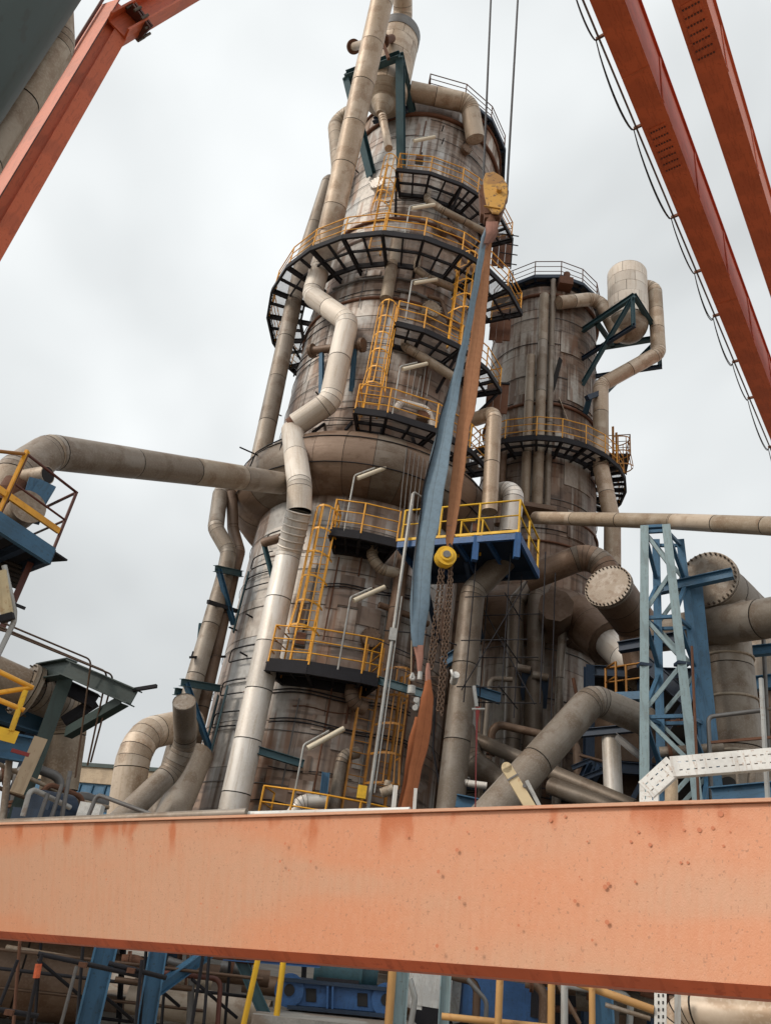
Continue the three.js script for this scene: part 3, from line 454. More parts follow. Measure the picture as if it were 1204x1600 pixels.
{ // blue boxed maintenance platform at right of the ring duct
  const y = 12.15, a = A(622, 845, 19.9), b = A(808, 882, 18.6), c = A(852, 878, 20.6), q = (p) => p.clone().setY(y), aa = q(a), bb = q(b), n = bb.clone().sub(aa).setY(0).normalize(), s = V3(-n.z, 0, n.x); if (s.z > 0) s.negate(); const W = 2.3;
  const P = (l, w, yy = y) => aa.clone().addScaledVector(n, l).addScaledVector(s, w).setY(yy), L = aa.distanceTo(bb);
  const t = thing('blue_platform', 'bright blue framed maintenance platform with yellow railings beside the ring duct', 'platform');
  part('edge_beam', bar(P(0, 0, y - 0.095), P(L, 0, y - 0.095), 0.1, 0.19, undefined, 'U'), M.brightblue, t); part('edge_beam', bar(P(L, 0.05, y - 0.13), P(L, W, y - 0.13), 0.1, 0.26, undefined, 'U'), M.brightblue, t); part('edge_beam', bar(P(0, W, y - 0.13), P(L, W, y - 0.13), 0.1, 0.26), M.navy, t);
  for (let i = 0; i <= 4; i++) part('joist', bar(P(L * i / 4, 0.05, y - 0.12), P(L * i / 4, W - 0.05, y - 0.12), 0.08, 0.16, undefined, 'I'), M.brightblue, t);
  for (let i = 0; i < 4; i++) part('deck_plate', bar(P(L * (i + 0.5) / 4, 0.06, y - 0.02), P(L * (i + 0.5) / 4, W - 0.06, y - 0.02), L / 4 - 0.03, 0.02), M.navy, t);
  part('toe_board', bar(P(0, -0.06, y + 0.06), P(L, -0.06, y + 0.06), 0.015, 0.08), M.lemon, t);
  railing(t, [P(0.1, 0), P(L - 0.02, 0), P(L - 0.02, W)], M.lemon, { r: 0.03, mids: [0.6], toe: false }); railing(t, [P(1.6, W), P(1.6, 0.9), P(L * 0.62, 0.9), P(L * 0.62, W)], M.lemon, { r: 0.026, mids: [0.55], toe: false });
  for (const l of [L - 0.05, L * 0.66]) part('corner_post', bar(P(l, 0.02, y - 0.75), P(l, 0.02, y + 0.02), 0.16, 0.16), M.brightblue, t);
  for (const l of [0.4, L * 0.5]) part('brace', bar(P(l, 1.0, y - 0.26), P(l, W + 0.8, y - 1.9), 0.12, 0.12, undefined, 'I'), M.navy, t);
  // hanging tube scaffold below
  const g = thing('tube_scaffold', 'thin grey tube scaffold hanging beneath the blue platform', 'scaffold');
  for (let i = 0; i < 3; i++) for (let j = 0; j < 2; j++) part('tube', tube([P(L * 0.62 + i * 1.0, 0.6 + j * 1.3, y - 0.3), P(L * 0.62 + i * 1.0, 0.6 + j * 1.3, y - 4.6)], 0.017, 6), M.dark, g);
  for (const h of [1.6, 2.9, 4.2]) { for (let j = 0; j < 2; j++) part('tube', tube([P(L * 0.56, 0.57 + j * 1.3, y - h), P(L * 1.06, 0.57 + j * 1.3, y - h)], 0.017, 6), M.dark, g); part('tube', tube([P(L * 0.62 + 1, 0.3, y - h - 0.05), P(L * 0.62 + 1, 2.2, y - h - 0.05)], 0.017, 6), M.dark, g); }
  part('tube', tube([P(L * 0.6, 0.55, y - 4.3), P(L * 1.04, 0.55, y - 1.2)], 0.017, 6), M.dark, g); part('tube', tube([P(L * 0.6, 1.95, y - 1.4), P(L * 1.04, 1.95, y - 4.2)], 0.017, 6), M.dark, g);
}
// ladders
const outT = (T, th) => T.p(th, 10, 0).sub(T.p(th, 1, 0));
const lad = (label, th, r, y0, y1, o) => ladder(label, T1.p(th, r, y0), y1, outT(T1, th), o);
lad('caged yellow ladder up to the highest platform of the main tower', -18, 4.5, 24.85, 29.5);
lad('caged yellow ladder left of the third platform, centre of the main tower', -5, 4.6, 16.9, 20.95, { cageFrom: 0.9 });
lad('caged yellow ladder on the right, partly behind the blue sling', 28, 4.6, 20.95, 24.85, { cageFrom: 1.6 });
lad('long caged yellow ladder hanging below the dark platform under the ring duct', -13.5, 4.6, 8.07, 12.3, { cageFrom: 1.0, mat: M.yellow });
lad('amber uncaged ladder rising from the lowest platform beside the grey conduit', 13.3, 4.35, 3.5, 8.07, { cage: false, mat: M.amber });
lad('short yellow cage ladder under the teal beam left of the orange slings', 22, 4.4, 4.3, 7.4, { cageFrom: 1.1, mat: M.amber });
// lamps
const lamp = (label, x, y0, x1, y1, r = 4.9, h = 2.1, a = 62) => { const p = T1.hit(x, y0, r), th = T1.th(p); const top = VY(p, x1, y1); lampPost(label, p, top.y - p.y, T1.p(th + a, r + 2, 0).sub(T1.p(th, r, 0)).setY(0).normalize().add(V3(0, 0.8, 0)), 1.1); };
lamp('fluorescent lamp on a pole at the highest tower platform', 634, 262, 640, 217, 4.9);
lamp('fluorescent lamp on a pole at the wraparound walkway railing', 630, 377, 641, 322, 5.3);
lamp('cream fluorescent lamp on a pole at the third platform', 633, 500, 643, 438, 4.9);
lamp('cream fluorescent lamp on a pole above the platform over the ring duct', 612, 650, 624, 572, 4.9);
lamp('fluorescent lamp on a pole in front of the ring duct', 537, 832, 546, 741, 4.9);
lamp('fluorescent lamp above the lower platform in front of the patched cladding', 527, 1050, 543, 932, 4.9);
lamp('long white fluorescent lamp above the lowest platform, below the purple deck', 456, 1262, 469, 1162, 4.9);

// ---------- pipes on the main tower ----------
const h1 = (x, y, r) => T1.hit(x, y, r), h2 = (x, y, r) => T2.hit(x, y, r);
const onL = (T, th, r, x, y) => VY(T.p(th, r, 0), x, y);
{ const top = h1(600, 4, 5.3), bot = h1(508, 392, 4.9), t = thing('riser_pipe', 'fat beige clad riser pipe climbing past the top vessel of the main tower', 'pipe');
  const vc = h1(600, 152, 5.1), vt = vc.clone().add(V3(0, 5.6, 0)), rt = h1(596, 4, 8.4); pipeInto(t, [vc.clone().add(V3(0, 4.2, 0)), vt.clone().add(V3(0, 1.2, 0)), rt.clone().setY(vt.y + 1.4), rt, bot], 0.47, M.beige, { bend: 1.3, seg: 1.9 });
  const t2 = thing('downpipe', 'silver clad downpipe with an S bend below the wraparound walkway, open lower end', 'pipe');
  pipeInto(t2, [h1(509, 388, 4.55), h1(487, 462, 4.6), h1(543, 503, 4.6), h1(516, 628, 4.6), h1(462, 664, 4.7)], 0.4, M.pale, { bend: 1.5, seg: 1.5, ends: false });
  part('open_end', cyl(h1(466, 660, 4.68), h1(455, 668, 4.72), 0.34, 18), M.rust, t2);
  const t3 = thing('downpipe', 'long bright silver downpipe with a wrinkled collar running down to the orange beam', 'pipe');
  const p1 = h1(457, 672, 4.65), p2 = h1(468, 760, 5.35), p3 = h1(467, 800, 5.2), p4 = h1(450, 868, 4.5), p5 = h1(350, 1330, 4.5);
  const pm = p3.clone().lerp(p4, 0.5); pipeInto(t3, [p1, p2, p3], 0.385, M.pale, { bend: 1.0, seg: 1.5, ends: false }); pipeInto(t3, [p3, p4.clone().lerp(p3, 0.05), p5], 0.38, M.silver, { bend: 1.5, seg: 1.35 });
  const d = p4.clone().sub(p3); for (let i = 0; i < 6; i++) part('collar_ring', tube(rings([p3.clone().addScaledVector(d, 0.16 * i), p3.clone().addScaledVector(d, 0.16 * i + 0.05)], 0.375, 20)[0].ring, 0.032, 6, { caps: false }), M.silver[i % 3], t3);
  for (const [x, y] of [[379, 1165], [375, 1178]]) { const p = h1(x, y, 4.12); part('hole', cyl(p, p.clone().add(V3(-p.x, 0, -p.z).normalize().multiplyScalar(0.06)), 0.09, 8), M.black, t3); }
}
{ // brackets carrying the downpipe
  const mk = (label, x0, x1, y, th, dn) => { const t = thing('pipe_support', label, 'support'); const a = h1(x0, y + 3, 4.35), b = h1(x1, y - 6, 4.35); part('cross_tube', tube([a, b], 0.16, 14), M.brown[0], t); const v = b.clone().sub(a).normalize(); flange(t, a, v.clone().negate(), 0.27, M.brown[0], { n: 8, thick: 0.05 }); flange(t, b, v, 0.27, M.brown[0], { n: 8, thick: 0.05 });
    for (const f of [0.2, 0.86]) { const p = a.clone().lerp(b, f); const th = T1.th(p); part('bracket_leg', bar(p, T1.p(th, R1, p.y - dn), 0.16, 0.12, undefined, 'I'), M.blue, t); } };
  mk('flanged cross support with blue legs behind the silver downpipe S bend', 487, 566, 545, 0, 1.7);
  const t = thing('pipe_support', 'dark bracket with brown stub left of the wrinkled collar', 'support'); const a = h1(412, 848, 4.4), b = h1(440, 840, 4.4); part('cross_tube', tube([a, b], 0.15, 12), M.brown[0], t); part('bracket_leg', bar(a, T1.p(T1.th(a) + 4, R1, a.y - 1.3), 0.14, 0.12, undefined, 'I'), M.teal, t);
  const t2 = thing('pipe_support', 'teal steel arm reaching right from the silver downpipe above the beam', 'support'); part('arm', bar(h1(402, 1172, 4.5), h1(474, 1194, 4.05), 0.16, 0.2, undefined, 'I'), M.teal, t2); part('end_plate', bar(h1(400, 1165, 4.5), h1(399, 1182, 4.5), 0.3, 0.04), M.dark, t2);
}
{ // left flank
  const th = -77, top = 31.6, p = (y, r = 4.55) => T1.p(th, r, y);
  pipe('flank_pipe', 'dark clad pipe hugging the left silhouette of the main tower upper half', [h1(530, 292, 3.7), h1(514, 283, 4.6), h1(470, 420, 4.55), h1(402, 738, 4.5)], 0.34, M.grey, { bend: 1.5, seg: 2.2 });
  pipe('flank_pipe', 'outer of two bent grey pipes at the left foot of the main tower', [h1(385, 762, 4.2), h1(345, 766, 5.2), A(337, 826, 23.4), A(358, 862, 23.2), A(350, 905, 23), A(306, 1056, 22.6), A(246, 1275, 22)], 0.27, M.grey, { bend: 1.8, seg: 1.9 });
  pipe('flank_pipe', 'inner of two bent grey pipes at the left foot of the main tower', [A(362, 770, 24.2), A(364, 826, 24.2), A(374, 862, 23.6), A(364, 900, 23.4), A(335, 1027, 23), A(275, 1285, 22.6)], 0.2, M.brown, { bend: 1.8, seg: 1.9 });
  pipe('flank_pipe', 'capped dark stub pipe that runs down left toward the orange beam', [A(288, 1096, 18.4), A(290, 1162, 19.6), A(268, 1205, 19.8), A(180, 1290, 19)], 0.27, M.grey, { bend: 2, seg: 1.6 });
  pipe('elbow_pipe', 'beige gooseneck pipe left of the tower foot rising behind the orange beam', [A(190, 1310, 20.5), A(213, 1150, 20.5), A(300, 1130, 22.5)], 0.42, M.beige, { bend: 2.6, seg: 1.4, step: 14 });
  pipe('rising_pipe', 'long silver grey pipe beneath the teal brackets at the tower foot', [A(310, 1180, 21.8), A(262, 1290, 20.2)], 0.4, M.grey, { seg: 2 });
  const br = (label, x, y, x2, y2, d) => { const t = thing('wall_bracket', label, 'bracket'); const a = A(x, y, d), b = A(x2, y2, d + 1.0), k = 2.0; part('arm', bar(a, b, 0.16, 0.2, undefined, 'I'), M.teal, t); part('strut', bar(a.clone().lerp(b, 0.12), b.clone().add(V3(0.15, -1.75, 0)), 0.14, 0.14, undefined, 'I'), M.blue, t); part('wall_plate', bar(b.clone().add(V3(0.2, 0.1, 0)), b.clone().add(V3(0.2, -2.0, 0)), 0.2, 0.04), M.teal, t); };
  br('blue bracket holding the two bent pipes below the ring duct', 336, 888, 378, 897, 22.2); br('teal bracket on the left tower foot above the capped stub pipe', 283, 1066, 344, 1076, 21.4); br('teal bracket half hidden behind the left tower foot pipes', 273, 1080, 330, 1090, 22.4);
  single('pipe_clamp', 'black clamp bar across the two bent pipes at left', 'clamp', [bar(A(325, 940, 22.3), A(370, 955, 23.2), 0.1, 0.12)], M.dark); single('pipe_clamp', 'small teal plate behind the outer bent pipe', 'clamp', [bar(A(313, 975, 23.6), A(311, 997, 23.6), 0.2, 0.1)], M.teal); single('pipe_clamp', 'black hook clamp low on the bent pipes', 'clamp', [bar(A(297, 1027, 22.3), A(352, 1026, 23.2), 0.07, 0.07), bar(A(302, 1018, 22.3), A(299, 1028, 22.3), 0.05, 0.05)], M.dark);
}
pipe('cross_duct', 'long grey horizontal duct from the ring duct to the left platform', [T1.p(-50, 4.2, 14.9), A(440, 755, 21.0), A(78, 706, 14.6), A(22, 742, 14.1), A(-25, 830, 13.6)], 0.36, [M.grey[0], M.tan[1], M.grey[2]], { bend: 1.7, seg: 2.4, step: 14 });
single('rod', 'thin steel rod sticking out left above the ring duct', 'rod', tube([A(375, 699, 22), A(404, 712, 22.6)], 0.03, 6), M.dark);
single('guard_rail', 'thin dark rail loop above the left end of the ring duct', 'rail', [tube(fillet([h1(388, 735, 5.1), h1(400, 707, 5.1), ...[[420, 695], [445, 684]].map((q) => h1(q[0], q[1], 4.9))], 0.1), 0.025, 6), tube([h1(437, 706, 4.9), h1(443, 683, 4.9)], 0.03, 6)], M.dark);
// pipes at the front and right of the main tower
pipe('front_pipe', 'short beige pipe dropping through the wraparound walkway to the third ladder', [h1(620, 372, 4.1), h1(603, 468, 4.1)], 0.24, M.tan, { seg: 1.5 });
const nz = (label, pts, r = 0.15) => pipe('nozzle_pipe', label, pts.map((q) => h1(...q)), r, [M.tan[3], M.tan[1]], { bend: 1.6, seg: 1.3, n: 14 });
nz('small elbow pipe beneath the highest platform of the main tower', [[668, 300, 3.7], [667, 312, 4.2], [690, 328, 4.3], [756, 362, 4.6]]);
nz('small elbow pipe beneath the wraparound walkway', [[652, 405, 3.7], [650, 420, 4.2], [668, 434, 4.3], [712, 452, 4.4]]);
nz('small elbow pipe beneath the third platform', [[632, 535, 3.7], [633, 542, 4.1], [650, 552, 4.2], [712, 592, 4.5]], 0.17);
nz('elbow pipe beneath the dark platform under the ring duct', [[588, 840, 4.2], [580, 870, 4.3], [595, 890, 4.3], [622, 896, 4.3]], 0.17);
pipe('nozzle_pipe', 'small elbow pipe beneath the purple black deck', [h1(552, 1068, 4.2), h1(547, 1095, 4.3), h1(570, 1108, 4.2)], 0.2, M.brown, { bend: 1.5, n: 14 });
pipe('nozzle_pipe', 'grey gooseneck pipe beside the amber ladder above the lowest platform', [h1(520, 1270, 4.3), h1(535, 1180, 4.3), h1(558, 1176, 4.1)], 0.16, M.grey, { bend: 1.8, n: 14 });
pipe('nozzle_pipe', 'pale perforated elbow pipe lying on the lowest platform', [h1(455, 1275, 4.6), h1(470, 1252, 4.6), h1(510, 1252, 4.5)], 0.17, M.silver, { bend: 1.6, n: 14 });
pipe('rusty_pipe', 'rust brown vertical pipe behind the blue sling below the blue platform', [h1(634, 850, 4.3), h1(600, 1065, 4.3)], 0.2, M.rustpipe, { seg: 1.8 });
pipe('tall_pipe', 'tall grey clad pipe right of the orange slings with an angled upper end', [A(795, 868, 20.6), A(738, 925, 20.4), A(700, 1290, 20.3)], 0.36, [M.dull[0], M.grey[3], M.dull[2]], { bend: 1.5, seg: 2.1 });
pipe('gooseneck_pipe', 'beige gooseneck pipe rising above the blue platform right of the slings', [A(742, 655, 22.6), A(772, 645, 21.8), A(764, 800, 21.8)], 0.27, M.beige, { bend: 1.5, seg: 2 });
pipe('gooseneck_pipe', 'shorter silver gooseneck pipe behind the blue platform railing', [A(765, 775, 23), A(803, 764, 22.4), A(795, 835, 22.4)], 0.36, M.silver, { bend: 1.2, seg: 2 });
{ const p = A(571, 1290, 19.6), top = VY(p, 618, 768); single('tall_conduit', 'tall thin galvanised conduit rising in front of the main tower to the ring duct', 'conduit', [tube([p.clone().setY(1.5), top], 0.05, 8), tube(fillet([top.clone().add(V3(0, -0.2, 0)), top.clone().add(V3(0, 0.1, 0)), A(660, 778, 20)], 0.15, 20), 0.035, 7), tube([p.clone().add(V3(0.1, 0, 0)).setY(5), top.clone().add(V3(0.1, -3.4, 0))], 0.02, 6), boxAt(VY(p, 588, 988), 0.2, 0.35, 0.15)], M.lightsteel); }
// thin tracing tubes over the ring duct
for (let i = 0; i < 6; i++) { const x = 627 + i * 6.5; single('tracing_tube', 'thin steel tracing tube hanging over the ring duct behind the blue sling', 'tube', tube([h1(x + 8, 700 + i * 4, 4.9), h1(x + 1, 760 + i * 3, 5.12), h1(x - 4, 815, 5.12)], 0.01, 5), M.greysteel, 'tracing tubes over the ring duct'); }
for (let i = 0; i < 5; i++) { const x = 634 + i * 8; single('tracing_tube', 'thin upright steel tube on the dark cladding beneath the third platform', 'tube', tube([h1(x, 620, 4.0), h1(x + 7, 572 + (i % 3) * 8, 4.0)], 0.016, 5), M.lightsteel, 'tubes beneath the third platform'); }
// right edge: rust brown shields and brackets seen edge on
const shield = (label, x0, y0, x1, y1, d) => { const t = thing('rust_shield', label, 'shield'), a = A(x0, y0, d), b = VY(a, x1, y1), n = V3(a.x, 0, a.z).normalize(), sd = V3(-n.z, 0, n.x); for (let i = 0; i < 3; i++) { const o = sd.clone().multiplyScalar((i - 1) * 0.29); part('sheet', bar(a.clone().add(o), b.clone().add(o).add(V3(0, -0.12 * (i % 2), 0)), 0.28, 0.05, n), M.rust, t); } part('rib', bar(a.clone().addScaledVector(sd, -0.45).addScaledVector(n, -0.05), a.clone().addScaledVector(sd, 0.45).addScaledVector(n, -0.05), 0.06, 0.08), M.dark, t); };
shield('rust brown sheet shield hanging under the highest platform at right', 786, 368, 785, 416, 23.5); shield('rust brown sheet shield hanging under the wraparound walkway at right', 784, 476, 782, 532, 23.5); shield('rust brown sheet shield hanging under the third platform at right', 778, 600, 777, 646, 23.5);
for (const [lab, x, y, y1] of [['thin dark standpipe with crossbars on the right edge above the walkway', 797, 372, 420], ['thin dark standpipe with crossbars on the right edge at the second tower crown', 795, 425, 500]]) { const t = thing('stand_rail', lab, 'rail'); const p = A(x, y1, 22.6); part('pole', tube([p, VY(p, x + 4, y)], 0.03, 6), M.dark, t); for (let i = 0; i < 4; i++) part('bar', tube([p.clone().add(V3(-0.5, 0.3 + i * 0.6, 0)), p.clone().add(V3(0.25, 0.3 + i * 0.6, 0))], 0.025, 5), M.dark, t); }

// ---------- top vessel ----------
{ const c = h1(600, 152, 5.1), t = thing('top_vessel', 'cream clad cylindrical vessel with cone bottom at the very top of the main tower', 'vessel'), r = 1.02, y0 = c.y;
  const VT = { x: c.x, z: c.z, tx: T1.tx, tz: T1.tz, rx: T1.rx, rz: T1.rz, p: T1.p, th: T1.th };
  for (let j = 0; j < 4; j++) for (let i = 0; i < 6; i++) part('cladding_sheet', panelCyl(VT, r + RR(0, 0.012), i * 60 + j * 25 + 0.6, i * 60 + j * 25 + 59.4, y0 + j * 1.25 + 0.012, y0 + j * 1.25 + 1.24, 8, 0.03), M.beige[Math.floor(rnd() * 4)], t);
  part('core', (() => { const g = new THREE.CylinderGeometry(r - 0.03, r - 0.03, 5, 32); g.translate(c.x, y0 + 2.5, c.z); return g; })(), M.core, t);
  const cone = (ra, rb, ya, yb, i) => { const g = new THREE.CylinderGeometry(ra, rb, ya - yb, 36, 1); g.translate(c.x, (ya + yb) / 2, c.z); return part('cone_bottom', g, M.tan[i], t); };
  cone(r, 0.52, y0 + 0.01, y0 - 0.5, 1); cone(0.52, 0.17, y0 - 0.51, y0 - 1.25, 2); part('top_cap', (() => { const g = new THREE.SphereGeometry(r, 32, 10, 0, 6.2832, 0, 1.57); g.scale(1, 0.4, 1); g.translate(c.x, y0 + 5, c.z); return g; })(), M.greysteel, t);
  part('rim', (() => { const g = new THREE.CylinderGeometry(r + 0.03, r + 0.03, 0.7, 36, 1, true); g.translate(c.x, y0 + 4.75, c.z); return g; })(), M.greysteel, t);
  const f = thing('support_bracket', 'dark blue steel bracket frame carrying the top vessel', 'frame'), yF = y0 + 0.35;
  const L = h1(543, 110, 6.4).setY(0), R = h1(623, 92, 6.4).setY(0); const thL = T1.th(L), thR = T1.th(R), q = (th, rr, y) => T1.p(th, rr, y);
  const yl = h1(544, 112, 6.4).y, yr = h1(623, 92, 6.4).y, y = (yl + yr) / 2;
  part('top_beam', bar(q(thL, 6.4, y), q(thR, 6.4, y), 0.3, 0.4, undefined, 'I'), M.teal, f); for (const th of [thL, thR]) { part('arm', bar(q(th, 6.45, y - 0.01), q(th * 0.9, R1, y - 0.01), 0.3, 0.4, undefined, 'I'), M.teal, f); part('strut', bar(q(th, 6.3, y), q(th * 0.9, R1, y - 4.2), 0.34, 0.34, undefined, 'I'), M.teal, f); }
  part('rear_beam', bar(q(thL, 4.2, y - 0.4), q(thR, 4.2, y - 0.4), 0.2, 0.3, undefined, 'I'), M.navy, f);
  single('drain_stub', 'short ribbed beige drain pipe under the cone of the top vessel', 'pipe', [cyl(h1(597, 181, 5.4), h1(607, 232, 5.3), 0.17, 16), ...[0.05, 0.12, 0.2].map((k) => { const a = h1(597, 181, 5.4), b = h1(607, 232, 5.3); return cyl(a.clone().lerp(b, k), a.clone().lerp(b, k + 0.025), 0.19, 16); })], M.beige[0]);
  pipe('top_pipe', 'beige pipe bending over the rim at the right of the top vessel', [h1(640, 142, 4.6), h1(733, 162, 4.5), h1(742, 218, 4.15)], 0.43, M.beige, { bend: 1.3, seg: 1.4, step: 12 });
  pipe('top_pipe', 'tan elbow pipe left of the riser near the tower crown', [h1(560, 170, 4.3), h1(523, 190, 4.9), h1(530, 262, 4.5), h1(528, 300, 4.3)], 0.38, M.tan, { bend: 1.6, seg: 1.2, step: 14 });
  const fl = thing('flange_pair', 'brown flanged nozzle on the left of the riser near the top', 'flange'); const a = h1(552, 73, 5.4), b = h1(572, 68, 5.4); part('nozzle', tube([a, b], 0.2, 14), M.tan[0], fl); flange(fl, a, a.clone().sub(b), 0.36, M.rust, { n: 10 });
  const f2 = thing('flange_pair', 'brown flanged nozzle with a strut right of the riser at the vessel', 'flange'); const d = h1(597, 64, 6.9), e = h1(612, 60, 6.2); part('nozzle', tube([d, e], 0.18, 12), M.rust, f2); flange(f2, d, d.clone().sub(e), 0.32, M.rust, { n: 10 }); part('strut', bar(d, h1(607, 92, 6.8), 0.12, 0.12), M.rust, f2);
}

// nozzles, manways and pipework crowding the main tower shell
const manway = (T, Rr, label, x, y, r, m, len = 0.35) => { const a = T.hit(x, y, Rr), th = T.th(a), n = outT(T, th).normalize(), t = thing('manway', label, 'manway'), b = T.p(th, Rr + len, a.y); part('neck', cyl(T.p(th, Rr - 0.05, a.y), b, r * 0.8, 18), m, t); flange(t, b, n, r, m, { n: 14, thick: 0.06 }); };
manway(T1, R1, 'pale round manway beside the caged ladder to the highest platform', 594, 297, 0.36, M.silver[1]); manway(T1, R1, 'brown manway on the shell above the third platform railing', 668, 492, 0.38, M.tan[3]); manway(T1, R1, 'round manway over the wraparound walkway behind its railing', 690, 362, 0.36, M.brown[0]); manway(T1, R1, 'dim manway above the lower purple black platform', 575, 1000, 0.3, M.brown[0], 0.25); manway(T1, R1, 'small dark manway on the right shell of the main tower near the crown', 724, 238, 0.26, M.brown[0], 0.2);
const tp = (label, pts, r, m) => pipe('shell_pipe', label, pts.map((q) => h1(...q)), r, [m], { seg: 2, n: 10, bend: 2.2 });
tp('pale pipe run on the platform above the ring duct', [[618, 640, 4.5], [626, 628, 4.5], [668, 640, 4.5], [676, 668, 4.5]], 0.13, M.silver[1]); tp('dark pipe loop over the third platform railing', [[700, 500, 4.2], [690, 470, 4.2], [668, 462, 4.1]], 0.09, M.brown[1]);
tp('brown pipe across the shell at the rusty vertical pipe', [[592, 945, 4.1], [640, 962, 4.1], [668, 975, 4.1]], 0.1, M.rustpipe[0]); tp('grey conduit arcing over the shell beneath the wraparound walkway', [[520, 452, 3.9], [560, 437, 3.9], [605, 432, 3.9], [650, 440, 3.9]], 0.05, M.greysteel);
tp('thin conduit under the walkway beside the third ladder', [[620, 452, 3.9], [650, 458, 3.9], [690, 478, 3.9]], 0.06, M.greysteel); tp('dark branch pipe right of the third ladder', [[735, 520, 4.0], [700, 505, 4.0]], 0.1, M.brown[0]);
for (const [lab, x0, y0, x1, y1, r] of [['dark cable along the shell above the ring duct', 475, 668, 640, 668, 3.95], ['cable along the shell below the lower platform', 425, 1083, 640, 1120, 3.85], ['cable bundle along the shell over the lowest platform', 420, 1128, 650, 1172, 3.85], ['cable along the shell behind the lower platform lamp', 500, 918, 660, 945, 3.85], ['cable across the shell under the highest platform', 600, 318, 740, 352, 3.85]]) { const a = h1(x0, y0, r), b = h1(x1, y1, r), t0 = T1.th(a), t1 = T1.th(b); single('shell_cable', lab, 'cable', [0, 0.09].map((k) => tube(arcPts(T1, r, (f) => mix(a.y, b.y, f) + k + Math.sin(f * 9) * 0.06, t0, t1, 4), 0.02, 5)), M.dark); }
for (const [lab, x, y, d, w, h] of [['grey junction box on the lower platform railing', 470, 1000, 20.6, 0.3, 0.4], ['cream junction box on the highest platform rail', 655, 250, 20.4, 0.35, 0.3], ['dark valve cluster on the platform above the ring duct', 662, 648, 20.9, 0.5, 0.5], ['dark valve cluster right of the third platform ladder', 735, 600, 21.3, 0.5, 0.6], ['small box on the blue platform railing', 742, 828, 19.3, 0.25, 0.3]]) { const t = thing('junction_box', lab, 'box'), c = A(x, y, d); part('body', boxAt(c, w, h, 0.25), lab.startsWith('dark') ? M.brown[3] : M.greysteel, t); part('lid', boxAt(c.clone().add(V3(0, 0, 0.14)), w * 0.85, h * 0.85, 0.04), M.rust, t); part('stem', cyl(c.clone().add(V3(0, h / 2, 0)), c.clone().add(V3(0.05, h / 2 + 0.35, 0)), 0.035, 8), M.dark, t); }

// ---------- second tower fittings ----------
platform(T2, 'top_platform', 'crown walkway with thin rusty railing on top of the second tower', { y: 32.9, th: [-100, -70, -40, -12, 14, 38, 62, 90], ri: 2.2, ro: 3.05, rail: M.rust, edge: M.navy, brace: false, deck: M.greysteel });
platform(T2, 'ring_platform', 'yellow railed ring walkway with black brackets halfway up the second tower', { y: 21.75, th: [-62, -42, -22, -2, 14, 30, 46, 60, 74, 88, 104, 120], ri: 3.0, ro: 4.05, brace: false, fh: 0.22 });
single('crown_motor', 'small rust red motor on the crown of the second tower', 'motor', [boxAt(h2(882, 444, 3.0), 0.7, 0.5, 0.6), cyl(h2(884, 436, 3.0), h2(885, 428, 3.0), 0.18, 10)], M.rust);
ladder('short amber caged ladder beside the ring walkway of the second tower', T2.p(66, 3.75, 21.75), 23.0, outT(T2, 66), { cageFrom: 0.1, mat: M.amber });
pipe('riser_pipe', 'thick grey riser in the middle front of the second tower', [h2(850, 462, 2.98), h2(838, 794, 2.98)], 0.24, [M.grey[0], M.tan[3]], { seg: 3, n: 16 });
pipe('riser_pipe', 'slim riser right of the thick one on the second tower', [h2(864, 438, 2.95), h2(854, 797, 2.95)], 0.14, [M.grey[1]], { seg: 4, n: 12 });
pipe('riser_pipe', 'grey riser starting lower on the left front of the second tower', [h2(829, 557, 2.98), h2(819, 794, 2.98)], 0.22, [M.grey[0], M.tan[3]], { seg: 3, n: 16 });
pipe('riser_pipe', 'dark riser beside the gooseneck pipe below the ring walkway', [h2(786, 690, 3.1), h2(778, 820, 3.1)], 0.2, [M.brown[0]], { seg: 3, n: 14 });
single('riser_box', 'flat dark support box under the risers of the second tower', 'box', [boxAt(h2(836, 797, 3.0), 1.6, 0.2, 0.8)], M.brown[0]);
